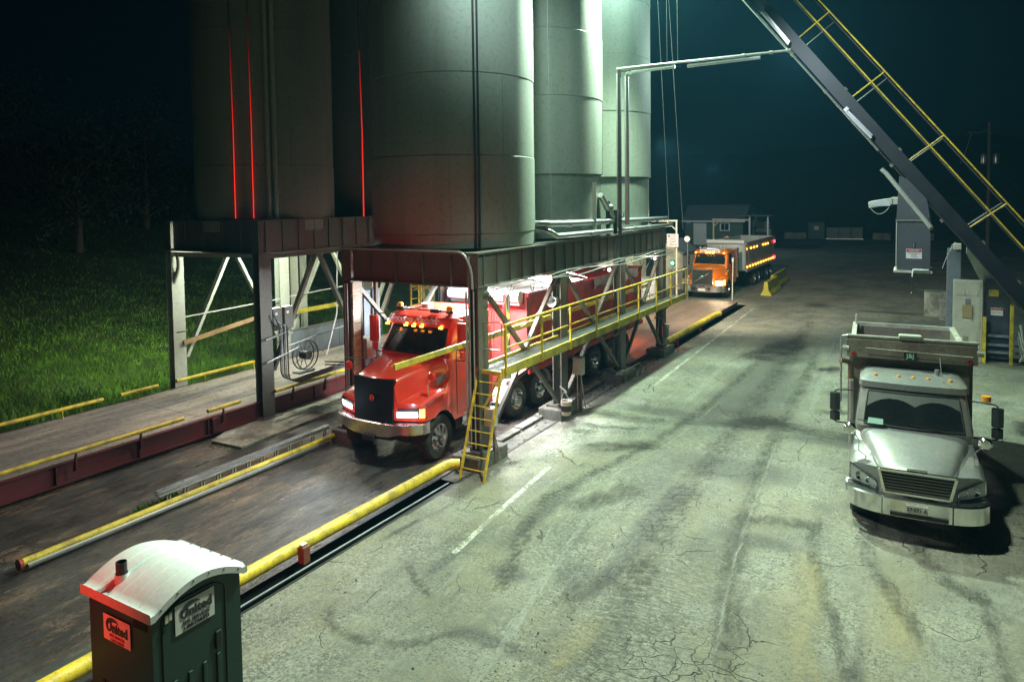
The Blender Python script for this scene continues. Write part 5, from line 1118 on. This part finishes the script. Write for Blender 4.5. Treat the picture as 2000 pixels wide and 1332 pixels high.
# stickers
sA = MB(); sA.add([(px1+.014, py0+.24, 1.80), (px1+.014, py0+.70, 1.80), (px1+.014, py0+.70, 2.11), (px1+.014, py0+.24, 2.11)], [(0, 1, 2, 3)]).build('sticker', m_sign, pt_)
st2 = [o for o in pt_.children if o.name.startswith('sticker')][0]
def fm(y, z): return frame_m((px1+.018, y, z), (0, 1, 0), (0, 0, 1))
text('United', .135, m_ink, st2, fm(py0+.485, 1.985), bold=.004); text('SITE SERVICES', .052, m_ink, st2, fm(py0+.48, 1.89)); text('1-800-TOILETS', .048, m_ink, st2, fm(py0+.48, 1.835), bold=.001)
def arc(parent, f, r, a0, a1, w0=.022):
    mb = MB(); rr = []
    for k in range(19):
        a = a0+(a1-a0)*k/18; w = w0*math.sin(PI*k/18)+.002; rr.append([f((r-w)*math.cos(a)*1.35, (r-w)*math.sin(a)), f((r+w)*math.cos(a)*1.35, (r+w)*math.sin(a))])
    mb.grid(rr, False).build('logo_arc', m_ink, parent)
arc(st2, lambda u, v: (px1+.0175, py0+.44+u, 1.975+v), .095, PI*1.05, PI*.25)
sB = MB(); sB.add([(px0+.28, py0-.016, 1.68), (px0+.75, py0-.016, 1.68), (px0+.75, py0-.016, 1.95), (px0+.28, py0-.016, 1.95)], [(0, 1, 2, 3)]); st3 = sB.build('sticker', m_sign, pt_)
text('United', .135, m_ink, st3, frame_m((px0+.525, py0-.019, 1.83), (1, 0, 0), (0, 0, 1)), bold=.006); text('SITE SERVICES', .042, m_inkr, st3, frame_m((px0+.52, py0-.019, 1.745), (1, 0, 0), (0, 0, 1)))
text('1-800-TOILETS', .038, m_inkr, st3, frame_m((px0+.52, py0-.019, 1.70), (1, 0, 0), (0, 0, 1)))
arc(st3, lambda u, v: (px0+.465+u, py0-.0185, 1.82+v), .095, PI*1.05, PI*.25)
# dark hoses beside it
hz_ = thing('coiled_hose', 'looped shiny hoses on the ground right of the portable toilet', 'hose', (-8.7, 6.4, .05))
for k in range(4):
    MB().tube(arcpts([(-8.95+.05*k, 4.6, .04), (-8.86+.06*k, 6.2+.08*k, .05), (-8.76+.05*k, 6.9-.05*k, .06), (-8.70+.04*k, 6.3, .05), (-8.72+.06*k, 4.8, .04)], .12, 5), .018, 7).build('hose', m_galv if k % 2 else m_cableb, hz_)

# ================================================================ CONVEYOR
cy0, cy1 = 22.5, 23.3
def cpt(t, off=0):  # along the conveyor: t=0 upper left out of frame, off = perpendicular offset upward
    x0, z0, x1, z1 = -4.53, 12.10, 2.03, 3.65
    d = Vector((x1-x0, 0, z1-z0)).normalized(); n = Vector((-d.z, 0, d.x)); 
    p = Vector((x0, 0, z0)).lerp(Vector((x1, 0, z1)), t)+n*off; return p
cv = thing('conveyor', 'long inclined dark steel conveyor with yellow handrails crossing the upper right', 'conveyor', (1.5, 22.5, 4))
for y in (cy0, cy1):
    a, b_2 = cpt(-.75), cpt(1.45); a.y = b_2.y = y
    MB().ibeam(a, b_2, .10, .36, .02, (0, 1, 0) if False else (0, 0, 1)).build('side_beam', m_conv, cv)
a, b_2 = cpt(-.75, .10), cpt(1.45, .10); a.y = b_2.y = (cy0+cy1)/2; MB().beam(a, b_2, cy1-cy0-.14, .02).build('belt', m_blk, cv)
a, b_2 = cpt(-.75, -.12), cpt(1.45, -.12); a.y = b_2.y = (cy0+cy1)/2; MB().beam(a, b_2, cy1-cy0-.14, .02).build('return_belt', m_conv, cv)
for i, yy in ((0, cy0-.06), (1, cy1+.5)):
    for off in (1.20, .78):
        a, b_2 = cpt(-.75, off), cpt(1.3, off); a.y = b_2.y = yy; MB().tube([a, b_2], .022, 8).build('handrail', m_yel if i == 0 else m_dark, cv)  # dimness of the far rail and posts is put into their colour
    for k in range(9):
        t_ = .165+(k-3)*.2175
        a, b_2 = cpt(t_, .18), cpt(t_, 1.20); a.y = b_2.y = yy; MB().tube([a, b_2], .022, 8).build('post', m_yel if i == 0 else m_dark, cv)
for t_ in (.35, .56, .86, .98): a = cpt(t_, .19); b_2 = cpt(t_+.01, .19); a.y = b_2.y = cy0-.06; MB().tube([a, b_2], .03, 6).build('bolt', m_galv, cv)
def fixture(x0, z0, x1, z1, lab, dy=-.14):
    t = thing('tube_light', lab, 'light fixture', (x0, cy0+dy, z0), 'tube light fixtures on the conveyor')
    MB().beam((x0, cy0+dy, z0), (x1, cy0+dy, z1), .10, .12).build('housing', m_galv, t, bevel=.01); MB().beam((x0, cy0+dy-.055, z0-.05), (x1, cy0+dy-.055, z1-.05), .07, .06).build('diffuser', m_tube, t, bevel=.01)
    d = (Vector((x1-x0, 0, z1-z0))).normalized(); MB().beam(Vector((x0, cy0+dy, z0))-d*.05, Vector((x0, cy0+dy, z0))+d*.05, .16, .18).build('end_cap', m_alu, t)
fixture(-4.35, 11.72, -3.58, 10.66, 'pale tube light under the conveyor near the top edge of the picture')
fixture(-2.05, 8.60, -1.38, 7.82, 'dim tube light halfway down the conveyor')
cdt = thing('conveyor_conduit', 'pale conduit running down the underside of the conveyor', 'conduit', (-3.5, 22.3, 10.4))
MB().tube([(-5.5, 22.3, 12.9), (-3.54, 22.3, 10.39), (-1.2, 22.3, 7.42)], .035, 8).build('conduit', m_galv, cdt); MB().tube([(-1.2, 22.3, 7.42), (.81, 22.3, 4.94), (2.08, 22.3, 3.23)], .022, 8).build('conduit', m_dark, cdt)
for x in (-3.5, -2.6, -.9, .3): z = 10.39-(x+3.54)*1.268; MB().tube([(x, 22.3, z), (x+.06, 22.3, z-.076)], .05, 8).build('coupling', m_galv, cdt)
bp = thing('support_tube', 'short thick pale tube bolted diagonally under the conveyor above the hopper', 'tube', (-1.1, 22.2, 6.87))
MB().tube([(-1.12, 22.1, 6.90), (-1.0, 22.1, 6.78), (.08, 22.1, 5.30)], .06, 10).build('tube', m_framel, bp); MB().cyl((.06, 22.08, 5.3), .075, .08, 'y', 10).build('flange', m_frame, bp)
jb = thing('junction_box', 'small pale junction box with loose wires under the conveyor', 'junction box', (.72, 22.25, 4.8))
MB().box(.60, .78, 22.1, 22.25, 4.72, 4.88).build('box', m_cab, jb, bevel=.01); MB().tube(sag((.62, 22.2, 4.8), (.36, 22.2, 4.2), -.1), .008, 5).build('wire', m_rope, jb); MB().tube(sag((.66, 22.2, 4.9), (.5, 22.2, 4.6), -.08), .008, 5).build('wire', m_rope, jb)
# hopper
hp = thing('discharge_hopper', 'hanging dark steel chute box with a warning sign under the conveyor', 'hopper', (-.3, 22.6, 4.05))
MB().prism([(-.69, 6.7), (-.32, 6.55), (.08, 5.2), (.08, 5.40), (-.02, 5.55), (-.74, 5.56)][:1]+[(-.69, 6.7), (-.50, 6.62), (-.02, 6.05), (.06, 5.53), (-.74, 5.53)][1:], 22.25, 23.2, 'y').build('upper_chute', m_hop, hp)
MB().box(-.72, .08, 22.28, 23.2, 4.12, 5.50).build('lower_chute', m_hop, hp, bevel=.01)
MB().box(-.76, .02, 22.23, 22.27, 5.46, 5.52).build('flange', m_galv, hp); MB().box(-.80, .13, 22.22, 23.25, 4.05, 4.115).build('flange', mat('pale_flange', (.5, .52, .42), .5, 0, .3), hp)
MB().box(-.75, -.725, 22.25, 22.29, 4.12, 5.5).build('edge_angle', m_framel, hp)
sg = MB().box(-.50, -.12, 22.262, 22.278, 4.44, 4.70).build('warning_sign', m_sign, hp)
MB().box(-.49, -.13, 22.254, 22.261, 4.62, 4.69).build('sign_header', m_inkr, sg); text('DANGER', .06, m_sign, sg, frame_m((-.31, 22.252, 4.655), (1, 0, 0), (0, 0, 1)))
for k, s_ in enumerate(('Automatic equipment', 'may start', 'at any time')): text(s_, .036, m_ink, sg, frame_m((-.31, 22.259, 4.585-.045*k), (1, 0, 0), (0, 0, 1)))
MB().tube([(-.31, 22.24, 4.75), (-.31, 22.24, 4.90)], .015, 6).build('latch', m_galv, hp)
MB().tube(arcpts([(.05, 22.15, 4.15), (-.33, 22.15, 4.15), (-.34, 22.15, 3.95)], .03), .018, 6).build('lever', m_white, hp); MB().tube([(-.34, 22.15, 3.95), (-.35, 22.15, 3.52)], .008, 5).build('cable', m_blk, hp); MB().lathe([(0, .04), (.035, .0), (0, -.04)], (-.35, 22.15, 3.5), 'z', 8).build('weight', m_blk, hp)
fl_ = thing('flood_fixture', 'pale floodlight fixture with a looping cable on the hopper', 'light fixture', (-1.1, 22.4, 6))
MB().prism([(-1.42, 5.82), (-1.44, 5.98), (-1.36, 6.02), (-.86, 6.10), (-.84, 5.92)], 22.25, 22.5, 'y').build('housing', m_framel, fl_, bevel=.01)
MB().box(-.86, -.70, 22.3, 22.45, 5.92, 6.12).build('bracket', m_cab, fl_, bevel=.01); MB().tube(sag((-1.40, 22.3, 5.84), (-.88, 22.3, 5.92), .22), .010, 5).build('cable', m_cab, fl_)
MB().box(-1.36, -.9, 22.235, 22.249, 5.88, 6.0).build('lens', m_tube, fl_)
# ---- equipment behind the silver truck
cbx = thing('electrical_cabinet', 'tall beige electrical cabinet with a tan control box on its door', 'electrical cabinet', (1.3, 31, 0))
MB().box(.86, 1.78, 31.0, 31.5, 0.0, 2.98).build('cabinet', m_cab, cbx, bevel=.015); MB().box(.92, 1.70, 30.975, 30.998, .1, 2.42).build('lower_door', m_cab, cbx); MB().box(.92, 1.70, 30.975, 30.998, 2.46, 2.93).build('upper_door', m_cab, cbx)
MB().box(1.15, 1.46, 30.90, 30.97, 1.62, 2.10).build('control_box', mat('tan_control_box', (.36, .28, .12), .5, 0, .2), cbx, bevel=.01); MB().box(1.24, 1.38, 30.93, 30.974, 2.13, 2.32).build('switch', m_gal2, cbx)
for x in (1.2, 1.6): 
    MB().prism([(30.97, 2.44), (30.93, 2.46), (30.97, 2.72)], x, x+.02, 'x').build('stiffener', m_cab, cbx); MB().prism([(30.97, .75), (30.93, .78), (30.97, 1.06)], x, x+.02, 'x').build('stiffener', m_cab, cbx)
MB().box(1.2, 1.42, 30.965, 30.974, 1.50, 1.56).build('label_plate', m_sign, cbx)
dc = thing('duct_column', 'blue grey duct standing behind the beige cabinet', 'duct', (.95, 31.8, 0)); MB().box(.66, 1.12, 31.6, 32.1, 0, 4.0).build('duct', m_gal2, dc, bevel=.03); MB().cyl((.89, 31.85, 4.0), .22, .12, 'z', 16).build('cap', m_gal2, dc)
c2 = thing('motor_cabinet', 'dark blue machine housing with warning labels under the conveyor tail', 'machine', (2.3, 31.6, 0))
MB().box(1.86, 2.62, 31.3, 32.3, .1, 3.1).build('housing', mat('navy_machine_paint', (.022, .035, .06), .45, 0, .4), c2, bevel=.02)
MB().box(1.98, 2.28, 31.27, 31.298, 2.42, 2.66).build('warning_label', m_yel, c2); lb = MB().box(2.05, 2.42, 31.27, 31.298, 1.72, 2.0).build('danger_label', m_sign, c2); MB().box(2.06, 2.41, 31.262, 31.269, 1.91, 1.99).build('label_header', m_inkr, lb)
text('DANGER', .06, m_sign, lb, frame_m((2.235, 31.26, 1.95), (1, 0, 0), (0, 0, 1))); text('KEEP CLEAR', .05, m_ink, lb, frame_m((2.235, 31.268, 1.82), (1, 0, 0), (0, 0, 1)))
for z in (.35, .62, .95): MB().box(1.95, 2.9, 31.1, 31.25, z, z+.08).build('crossbar', m_gal2, c2)
MB().prism([(1.75, 2.9), (2.3, 2.9), (2.0, 3.9), (1.3, 4.3), (1.3, 3.9)], 31.8, 32.4, 'y').build('chute_back', m_framel, c2)
for k, (x, z1_, lab) in enumerate([(1.84, 1.68, 'left yellow bollard beside the beige cabinet'), (2.66, 2.15, 'right yellow bollard under the conveyor tail')]):
    t = thing('bollard', lab, 'bollard', (x, 30.9, 0), 'yellow bollards at the conveyor tail'); MB().box(x-.055, x+.055, 30.85, 30.96, 0, z1_).build('post', m_yel, t, bevel=.01); MB().box(x-.05, x+.05, 30.86, 30.95, z1_+.001, z1_+.02).build('cap', m_yeld, t)
hs2 = thing('hose_pile', 'pale hose pile on the ground beside the right yellow bollard', 'hoses', (3.1, 30.8, 0))
for k in range(9):
    a = random.uniform(0, 3); MB().tube(arcpts([(2.8+random.uniform(0, .3), 30.7, random.uniform(.1, 1.6)), (3.0, 30.6, random.uniform(.1, .9)), (3.2+random.uniform(0, .5), 30.8, .1), (3.6, 31, .05)], .3, 5), .025, 6).build('hose', m_rope if k % 3 == 0 else m_cable, hs2)
cbk = [('concrete_block', (-.1, 41.3), (1.15, 1.25), .62, 'upper weathered concrete block behind the hopper chute'), ('concrete_block', (.55, 40.2), (.95, 1.0), .5, 'lower weathered concrete block left of the duct')]
for nm, (x, y), (w, h), dd_, lab in cbk:
    b_3 = MB().box(x, x+w, y, y+dd_+.4, 0, h).build(nm, m_conc, bevel=.05); tag(b_3, lab, 'concrete block', 'concrete blocks behind the hopper')

# ================================================================ JERSEY BARRIERS
def jersey(x, y0, y1, rot, label):
    t = MB(); pr = [(-.32, 0), (-.32, .08), (-.17, .32), (-.10, .86), (.10, .86), (.17, .32), (.32, .08), (.32, 0)]
    t.prism(pr, 0, y1-y0, 'y'); o = t.build('jersey_barrier', mat('yellow_barrier_paint', (.55, .50, .05), .6, 0, .6, (.18, .15, .05), 2, .3), bevel=.02)
    o.location = (x, y0, 0); o.rotation_euler = (0, 0, rot)
    return tag(o, label, 'barrier', 'yellow jersey barriers by the orange truck')
jersey(-8.62, 45.9, 49.9, R(1), 'nearer yellow concrete barrier right of the orange truck'); jersey(-8.98, 50.05, 55.4, R(1), 'farther yellow concrete barrier set slightly left of the nearer one')
j3 = jersey(-15.0, 36.3, 37.4, R(80), 'short yellow barrier end seen between tower columns beside the white tote')

# ================================================================ FAR THINGS
sd = thing('shed', 'green shed with dark shingle roof and white door in the far left yard', 'shed', (-25, 88, 0))
x0, x1, y0, y1, zw, zr_ = -26.3, -19.2, 88.0, 93.0, 3.25, 4.95
MB().prism([(y0, 0), (y0, zw), ((y0+y1)/2, zr_), (y1, zw), (y1, 0)], x0, x1, 'x').build('wall', m_wallg, sd)
ro = MB()
for a, b_3 in (((y0-.35, zw-.10), ((y0+y1)/2, zr_+.10)), ((y1+.35, zw-.10), ((y0+y1)/2, zr_+.10))): ro.prism([a, b_3, (b_3[0], b_3[1]+.10), (a[0], a[1]+.10)], x0-.3, x1+.3, 'x')
ro.build('roof', m_roofd, sd); MB().box(x0-.3, x1+.3, y0-.40, y0-.352, zw-.16, zw+.02).build('fascia', m_white, sd)
dr_ = MB().box(-25.2, -23.6, y0-.06, y0-.002, .25, 3.0).build('door', m_white, sd); MB().box(-23.8, -23.7, y0-.10, y0-.061, 1.5, 1.6).build('handle', m_dark, dr_)
wn = MB().box(-21.95, -20.75, y0-.05, y0-.002, 2.0, 3.0).build('window', m_white, sd); MB().box(-21.8, -20.9, y0-.07, y0-.051, 2.12, 2.88).build('pane', m_glass, wn); MB().box(-21.37, -21.33, y0-.08, y0-.071, 2.12, 2.88).build('mullion', m_white, wn)
# carport / lean-to frame
cpf = thing('pipe_gantry', 'pale pipe gantry standing behind the orange truck', 'gantry', (-15.5, 60, 0))
MB().tube([(-15.5, 60, 0), (-15.5, 60, 4.3)], .07, 8).build('post', m_cream, cpf); MB().tube([(-15.6, 60, 4.3), (-12.6, 60, 4.25)], .07, 8).build('arm', m_cream, cpf); MB().tube([(-15.5, 60, 3.7), (-14.9, 60, 4.28)], .05, 8).build('brace', m_cream, cpf)
MB().lathe([(0, .06), (.35, .03), (.4, 0), (0, -.02)], (-14.55, 60, 2.6), 'y', 16, -1).build('round_mirror', mat('copper_mirror', (.5, .28, .2), .3, .8, .4), cpf)
for x in (-19.0, -16.8): pass
ct = thing('lean_to', 'dark open lean-to with white posts right of the shed', 'lean-to', (-17.5, 84, 0))
for x in (-17.6, -15.6): MB().box(x-.09, x+.09, 84, 84.18, 0, 3.9).build('post', m_white, ct)
MB().box(-19, -15.2, 83.8, 88, 3.9, 4.0).build('roof', m_roofd, ct)
g2_ = thing('sign_gantry', 'pale pipe gantry with a notice board at the far end of the tower', 'gantry', (-12.5, 40, 0))
MB().tube([(-12.45, 40, 0), (-12.45, 40, 4.85)], .05, 8).build('post', m_cream, g2_); MB().tube([(-12.4, 40, 4.85), (-13.6, 39, 4.85)], .05, 8).build('arm', m_cream, g2_); MB().tube([(-12.45, 40, 4.3), (-12.9, 39.6, 4.83)], .03, 8).build('brace', m_cream, g2_)
nb = thing('notice_board', 'pale pinkish notice board with symbols on the gantry near the shed', 'sign', (-12.6, 39.8, 3.9))
MB().box(-12.95, -12.28, 39.80, 39.83, 3.35, 4.10).build('board', mat('pink_board', (.62, .55, .55), .5, 0, .2), nb)
MB().lathe([(.03, 0), (.07, .004)], (-12.83, 39.79, 3.98), 'y', 12).build('symbol', m_ink, nb)
for k in range(4): text(['SCALE', 'STOP', '5 MPH', 'CALL IN'][k], .11, m_ink, nb, frame_m((-12.58, 39.79, 3.97-.16*k), (1, 0, 0), (0, 0, 1)))
sp_ = thing('round_paddle_sign', 'small round pale sign beside the notice board', 'sign', (-12.1, 41, 0)); MB().lathe([(0, .02), (.17, .02), (.17, 0), (0, 0)], (-12.12, 41, 3.75), 'y', 16, -1).build('disc', m_sign, sp_); MB().tube([(-12.12, 41.05, 0), (-12.12, 41.05, 3.75)], .025, 6).build('post', m_galv, sp_)
hu = thing('small_hut', 'cream hut with a dark gable roof between the tower and the orange truck', 'hut', (-15, 47, 0))
MB().prism([(-16.2, 0), (-16.2, 2.5), (-15.2, 3.15), (-14.2, 2.45), (-14.2, 0)], 47, 50, 'y').build('wall', m_cream, hu); r1 = MB(); r1.prism([(-16.35, 2.45), (-15.2, 3.2), (-15.2, 3.3), (-16.35, 2.55)], 46.8, 50.2, 'y'); r1.prism([(-14.05, 2.40), (-15.2, 3.2), (-15.2, 3.3), (-14.05, 2.5)], 46.8, 50.2, 'y'); r1.build('roof', m_gal2, hu)
MB().tube([(-16.1, 46.95, 1.2), (-16.1, 46.95, 2.5), (-15.9, 46.95, 2.6)], .03, 6).build('red_hose', m_inkr, hu)
hut2 = thing('grey_hut', 'pale siding wall of a low building behind the last tower column', 'building', (-17.5, 44, 0)); MB().box(-19.5, -16.6, 44, 46.5, 0, 2.5).build('wall', m_cream, hut2); MB().box(-19.7, -16.4, 43.8, 46.7, 2.5, 2.62).build('roof', m_roofd, hut2)
# IBC totes
def tote(x, y, label, m=m_white, s=1.0, grp='caged white totes', z=0):
    t = thing('caged_tote', label, 'tote', (x, y, z), grp)
    MB().box(x-.52*s, x+.52*s, y-.45*s, y+.45*s, z+.16, z+1.1*s).build('bottle', m, t, bevel=.06)
    MB().box(x-.58*s, x+.58*s, y-.5*s, y+.5*s, z, z+.14).build('pallet', m_galv, t)
    for k in range(5):
        xx = x-.56*s+k*.28*s; MB().tube([(xx, y-.5*s, z+.14), (xx, y-.5*s, z+1.15*s)], .014, 4).build('cage_bar', m_galv, t)
    for zz in (.4, .75, 1.12): MB().tube([(x-.57*s, y-.505*s, z+zz*s), (x+.57*s, y-.505*s, z+zz*s)], .014, 4).build('cage_bar', m_galv, t)
    return t
tote(-14.0, 38.3, 'white caged tote standing beside the short yellow barrier', s=1.35); tote(-14.6, 41.2, 'white caged tote in front of the cream hut', s=1.25)
mt_ = mat('dim_tote_plastic', (.22, .24, .25), .5, 0, .4)
tote(-11.5, 109.5, 'leftmost dim caged tote right of the dark green dumpster far off', mt_, 1.5, 'dim totes in the far yard'); tote(-10.0, 109.7, 'middle dim caged tote far off in the yard', mt_, 1.5, 'dim totes in the far yard'); tote(-8.5, 110, 'rightmost dim caged tote far off in the yard', mt_, 1.5, 'dim totes in the far yard')
tk = thing('horizontal_tank', 'dark green horizontal tank seen behind the middle column', 'tank', (-16.5, 33, 1.2)); MB().lathe([(0, 0), (.5, .05), (.62, .25), (.62, 3.0), (0, 3.2)], (-17.5, 33, 1.5), 'x', 20).build('shell', m_wallg, tk); MB().cyl((-14.25, 33, 1.5), .25, .08, 'x', 14).build('flange', m_galv, tk)
for x in (-17, -15): MB().box(x-.1, x+.1, 32.6, 33.4, 0, 1.0).build('saddle', m_dark, tk)
# dumpster, barriers
du_ = thing('dumpster', 'dark green dumpster shed box far off in the yard', 'dumpster', (-13.5, 109, 0)); MB().box(-14.7, -12.5, 108.8, 111, 0, 2.3).build('body', m_green, du_, bevel=.05); MB().box(-13.9, -13.3, 108.76, 108.795, 1.3, 1.85).build('label_plate', m_sign, du_); MB().box(-14.8, -12.4, 108.7, 111.1, 2.305, 2.4).build('lid', m_green, du_)
for k, (x, w, z0_, lab) in enumerate([(-17.9, 2.3, 0, 'long pale concrete barrier left of the dumpster far off'), (-16.0, 1.0, 0, 'short pale concrete barrier touching the dumpster'), (-6.5, 2.2, 0, 'dim tan concrete barrier far off right of the totes'), (-3.4, 4.2, 0, 'long dim concrete barrier far off behind the hopper')]):
    tag(MB().prism([(-.3, 0), (-.3, .1), (-.12, .9), (.12, .9), (.3, .1), (.3, 0)], x, x+w, 'x').build('far_barrier', m_conc), lab, 'barrier', 'pale barriers across the far yard').location = (0, 109+k*.4, 0)
# parked vehicle in the dark
pv = thing('parked_loader_truck', 'dim parked truck with a dark cab in the far yard behind the orange truck', 'truck', (-18.4, 95, 0))
MB().box(-19.6, -17.2, 95, 99, .8, 2.0).build('body', m_gal2, pv, bevel=.1); MB().prism([(95.4, 2.0), (95.8, 2.9), (97.6, 2.95), (98, 2.0)], -19.3, -17.5, 'x').build('cab', m_silv, pv, bevel=.08); MB().box(-19.2, -17.6, 94.95, 94.99, 1.2, 1.6).build('grille', m_dark, pv)
for x in (-19.6, -17.3): MB().cyl((x, 96, .55), .55, .3, 'x', 16).build('wheel', m_tyre, pv); MB().cyl((x, 98.2, .55), .55, .3, 'x', 16).build('wheel', m_tyre, pv)
MB().prism([(-23.6, 4.0), (-23.0, 5.0), (-21.8, 4.9), (-20.6, 3.9), (-19.9, 2.6), (-19.9, 0), (-23.6, 0)], 101, 106, 'y').build('covered_machine', m_gal2); tag(bpy.data.objects['covered_machine'], 'large dim machine under a tarp behind the shed', 'machine')
# grey boulder piles
for k, (x, y, s_) in enumerate([(-12.2, 112, 1.6), (-9.9, 115, 1.1)]):
    b_4 = MB().lathe([(0, 0)]+[(s_*math.sin(a)*(1+.12*math.sin(5*a)), s_*(1-math.cos(a))*.55) for a in np.linspace(PI*.95, .05, 7)][::-1], (x-1.2, y, 0), 'z', 9).build('stone_pile', m_conc); tag(b_4, ['larger dim stone pile beyond the lean-to', 'smaller dim stone pile beyond the lean-to'][k], 'stone pile', 'stone piles in the far yard')
# utility pole
up_ = thing('utility_pole', 'dim utility pole with two transformers in the dark at the far right', 'utility pole', (4.9, 80, 0))
MB().tube([(4.9, 80, 0), (4.86, 80, 12.8)], [.17, .12], 10).build('pole', m_bark, up_); MB().tube(arcpts([(4.85, 79.9, 12.1), (4.1, 79.5, 11.8), (3.4, 79.3, 11.9)], .3), .04, 6).build('lamp_arm', m_galv, up_)
for x in (4.45, 5.4): MB().lathe([(0, 0), (.24, .0), (.26, .05), (.26, .85), (.2, .95), (0, 1.0)], (x, 79.75, 8.9), 'z', 14).build('transformer', m_galv, up_)
MB().lathe([(0, .0), (.16, .02), (.2, -.1), (0, -.14)], (3.3, 79.3, 11.9), 'z', 12).build('lamp_head', m_galv, up_); MB().tube(sag((3.4, 79.3, 11.8), (2.6, 79.3, 9.0), .3), .02, 4).build('drop_wire', m_cable, up_)
# green signal light
gs = thing('green_signal', 'glowing green signal lamp on a thin post left of the orange truck', 'signal lamp', (-13.3, 42.6, 0)); MB().tube([(-13.45, 42.5, 0), (-13.45, 42.5, 2.3)], .03, 6).build('post', m_galv, gs)
MB().box(-13.57, -13.33, 42.4, 42.55, 2.0, 2.35).build('housing', m_blk, gs, bevel=.02); MB().lathe([(0, .06), (.07, .04), (.09, 0)], (-13.45, 42.39, 2.18), 'y', 14, -1).build('lens', m_grn, gs)
lamp('green_signal_glow', 'POINT', (-13.45, 42.1, 2.18), (.1, 1, .45), 22, .06)
mpst = thing('hose_post', 'thin leaning post with a dangling hose right of the orange truck cab', 'post', (-9.95, 43.0, 0)); MB().tube([(-9.98, 42.9, 0), (-9.95, 43.0, 2.3)], .03, 6).build('post', m_rope, mpst); MB().box(-10.02, -9.9, 42.95, 43.05, 2.3, 2.55).build('nozzle', m_white, mpst, bevel=.02)
MB().tube(sag((-9.95, 43, 1.6), (-9.95, 42.9, .15), 0)+[(-9.8, 42.8, .6), (-9.85, 42.9, 1.2)][:0], .012, 5).build('hose', m_rope, mpst)
# dark trees on the bank
def tree(x, y, h, sp, label, seed):
    rs = np.random.default_rng(seed); t = thing('tree', label, 'tree', (x, y, 0), 'dark trees beyond the grass bank'); z0 = h_left(x, y) if y < 60 else 0
    tr_ = MB(); tr_.tube([(x, y, z0-.2), (x+.1, y, z0+h*.35), (x, y+.1, z0+h*.8)], [.22, .15, .05], 8)
    cen = []
    for k in range(9):
        a = rs.uniform(0, 2*PI); zz_ = z0+h*rs.uniform(.08, .7); e = (x+sp*.7*math.cos(a), y+sp*.7*math.sin(a), zz_+h*.12); tr_.tube([(x, y, zz_-.3), e], [.07, .02], 5); cen.append(e)
    tr_.build('trunk', m_bark, t)
    n = 5000; c = np.array(cen+[(x, y, z0+h*.9)]); idx = rs.integers(0, len(c), n); P_ = c[idx]+rs.normal(0, 1, (n, 3))*np.array([sp*.42, sp*.42, h*.13])
    d1 = rs.normal(0, 1, (n, 3)); d1 /= np.linalg.norm(d1, axis=1)[:, None]; d2 = rs.normal(0, 1, (n, 3)); d2 /= np.linalg.norm(d2, axis=1)[:, None]; s_ = rs.uniform(.07, .16, n)[:, None]
    v = np.stack([P_-d1*s_, P_+d2*s_*.6, P_+d1*s_, P_-d2*s_*.6], 1).reshape(-1, 3)
    mb = MB(); mb.v = [tuple(q) for q in v]; mb.f = [tuple(range(4*i, 4*i+4)) for i in range(n)]; mb.sm = [False]*n; mb.build('crown', m_leaf, t)
tree(-39, 21, 6.5, 2.0, 'dark leafy tree nearest the grass bank behind the left tower', 1); tree(-44, 28, 8, 2.6, 'taller dark tree behind the first on the grass bank', 2); tree(-38, 32, 7, 2.4, 'dark tree seen through the first bay of the left tower', 3)
tree(-35, 36, 7, 2.4, 'dark tree seen through the second bay of the left tower', 4); tree(-48, 21, 8, 3, 'farthest dark tree at the left edge of the bank', 5)
# ================================================================ AIR
hzb = MB().box(-335, 275, -65, 305, -1.4, 27).build('haze', mat('tmp', (1, 1, 1)))
hm = bpy.data.materials.new('haze'); hm.use_nodes = True; t = hm.node_tree; t.nodes.clear(); ou = t.nodes.new('ShaderNodeOutputMaterial'); pv_ = t.nodes.new('ShaderNodeVolumePrincipled')
pv_.inputs['Color'].default_value = (.17, .62, .95, 1); pv_.inputs['Density'].default_value = .00052; pv_.inputs['Anisotropy'].default_value = .2; t.links.new(pv_.outputs[0], ou.inputs['Volume'])
hzb.data.materials.clear(); hzb.data.materials.append(hm); hzb['kind'] = 'stuff'
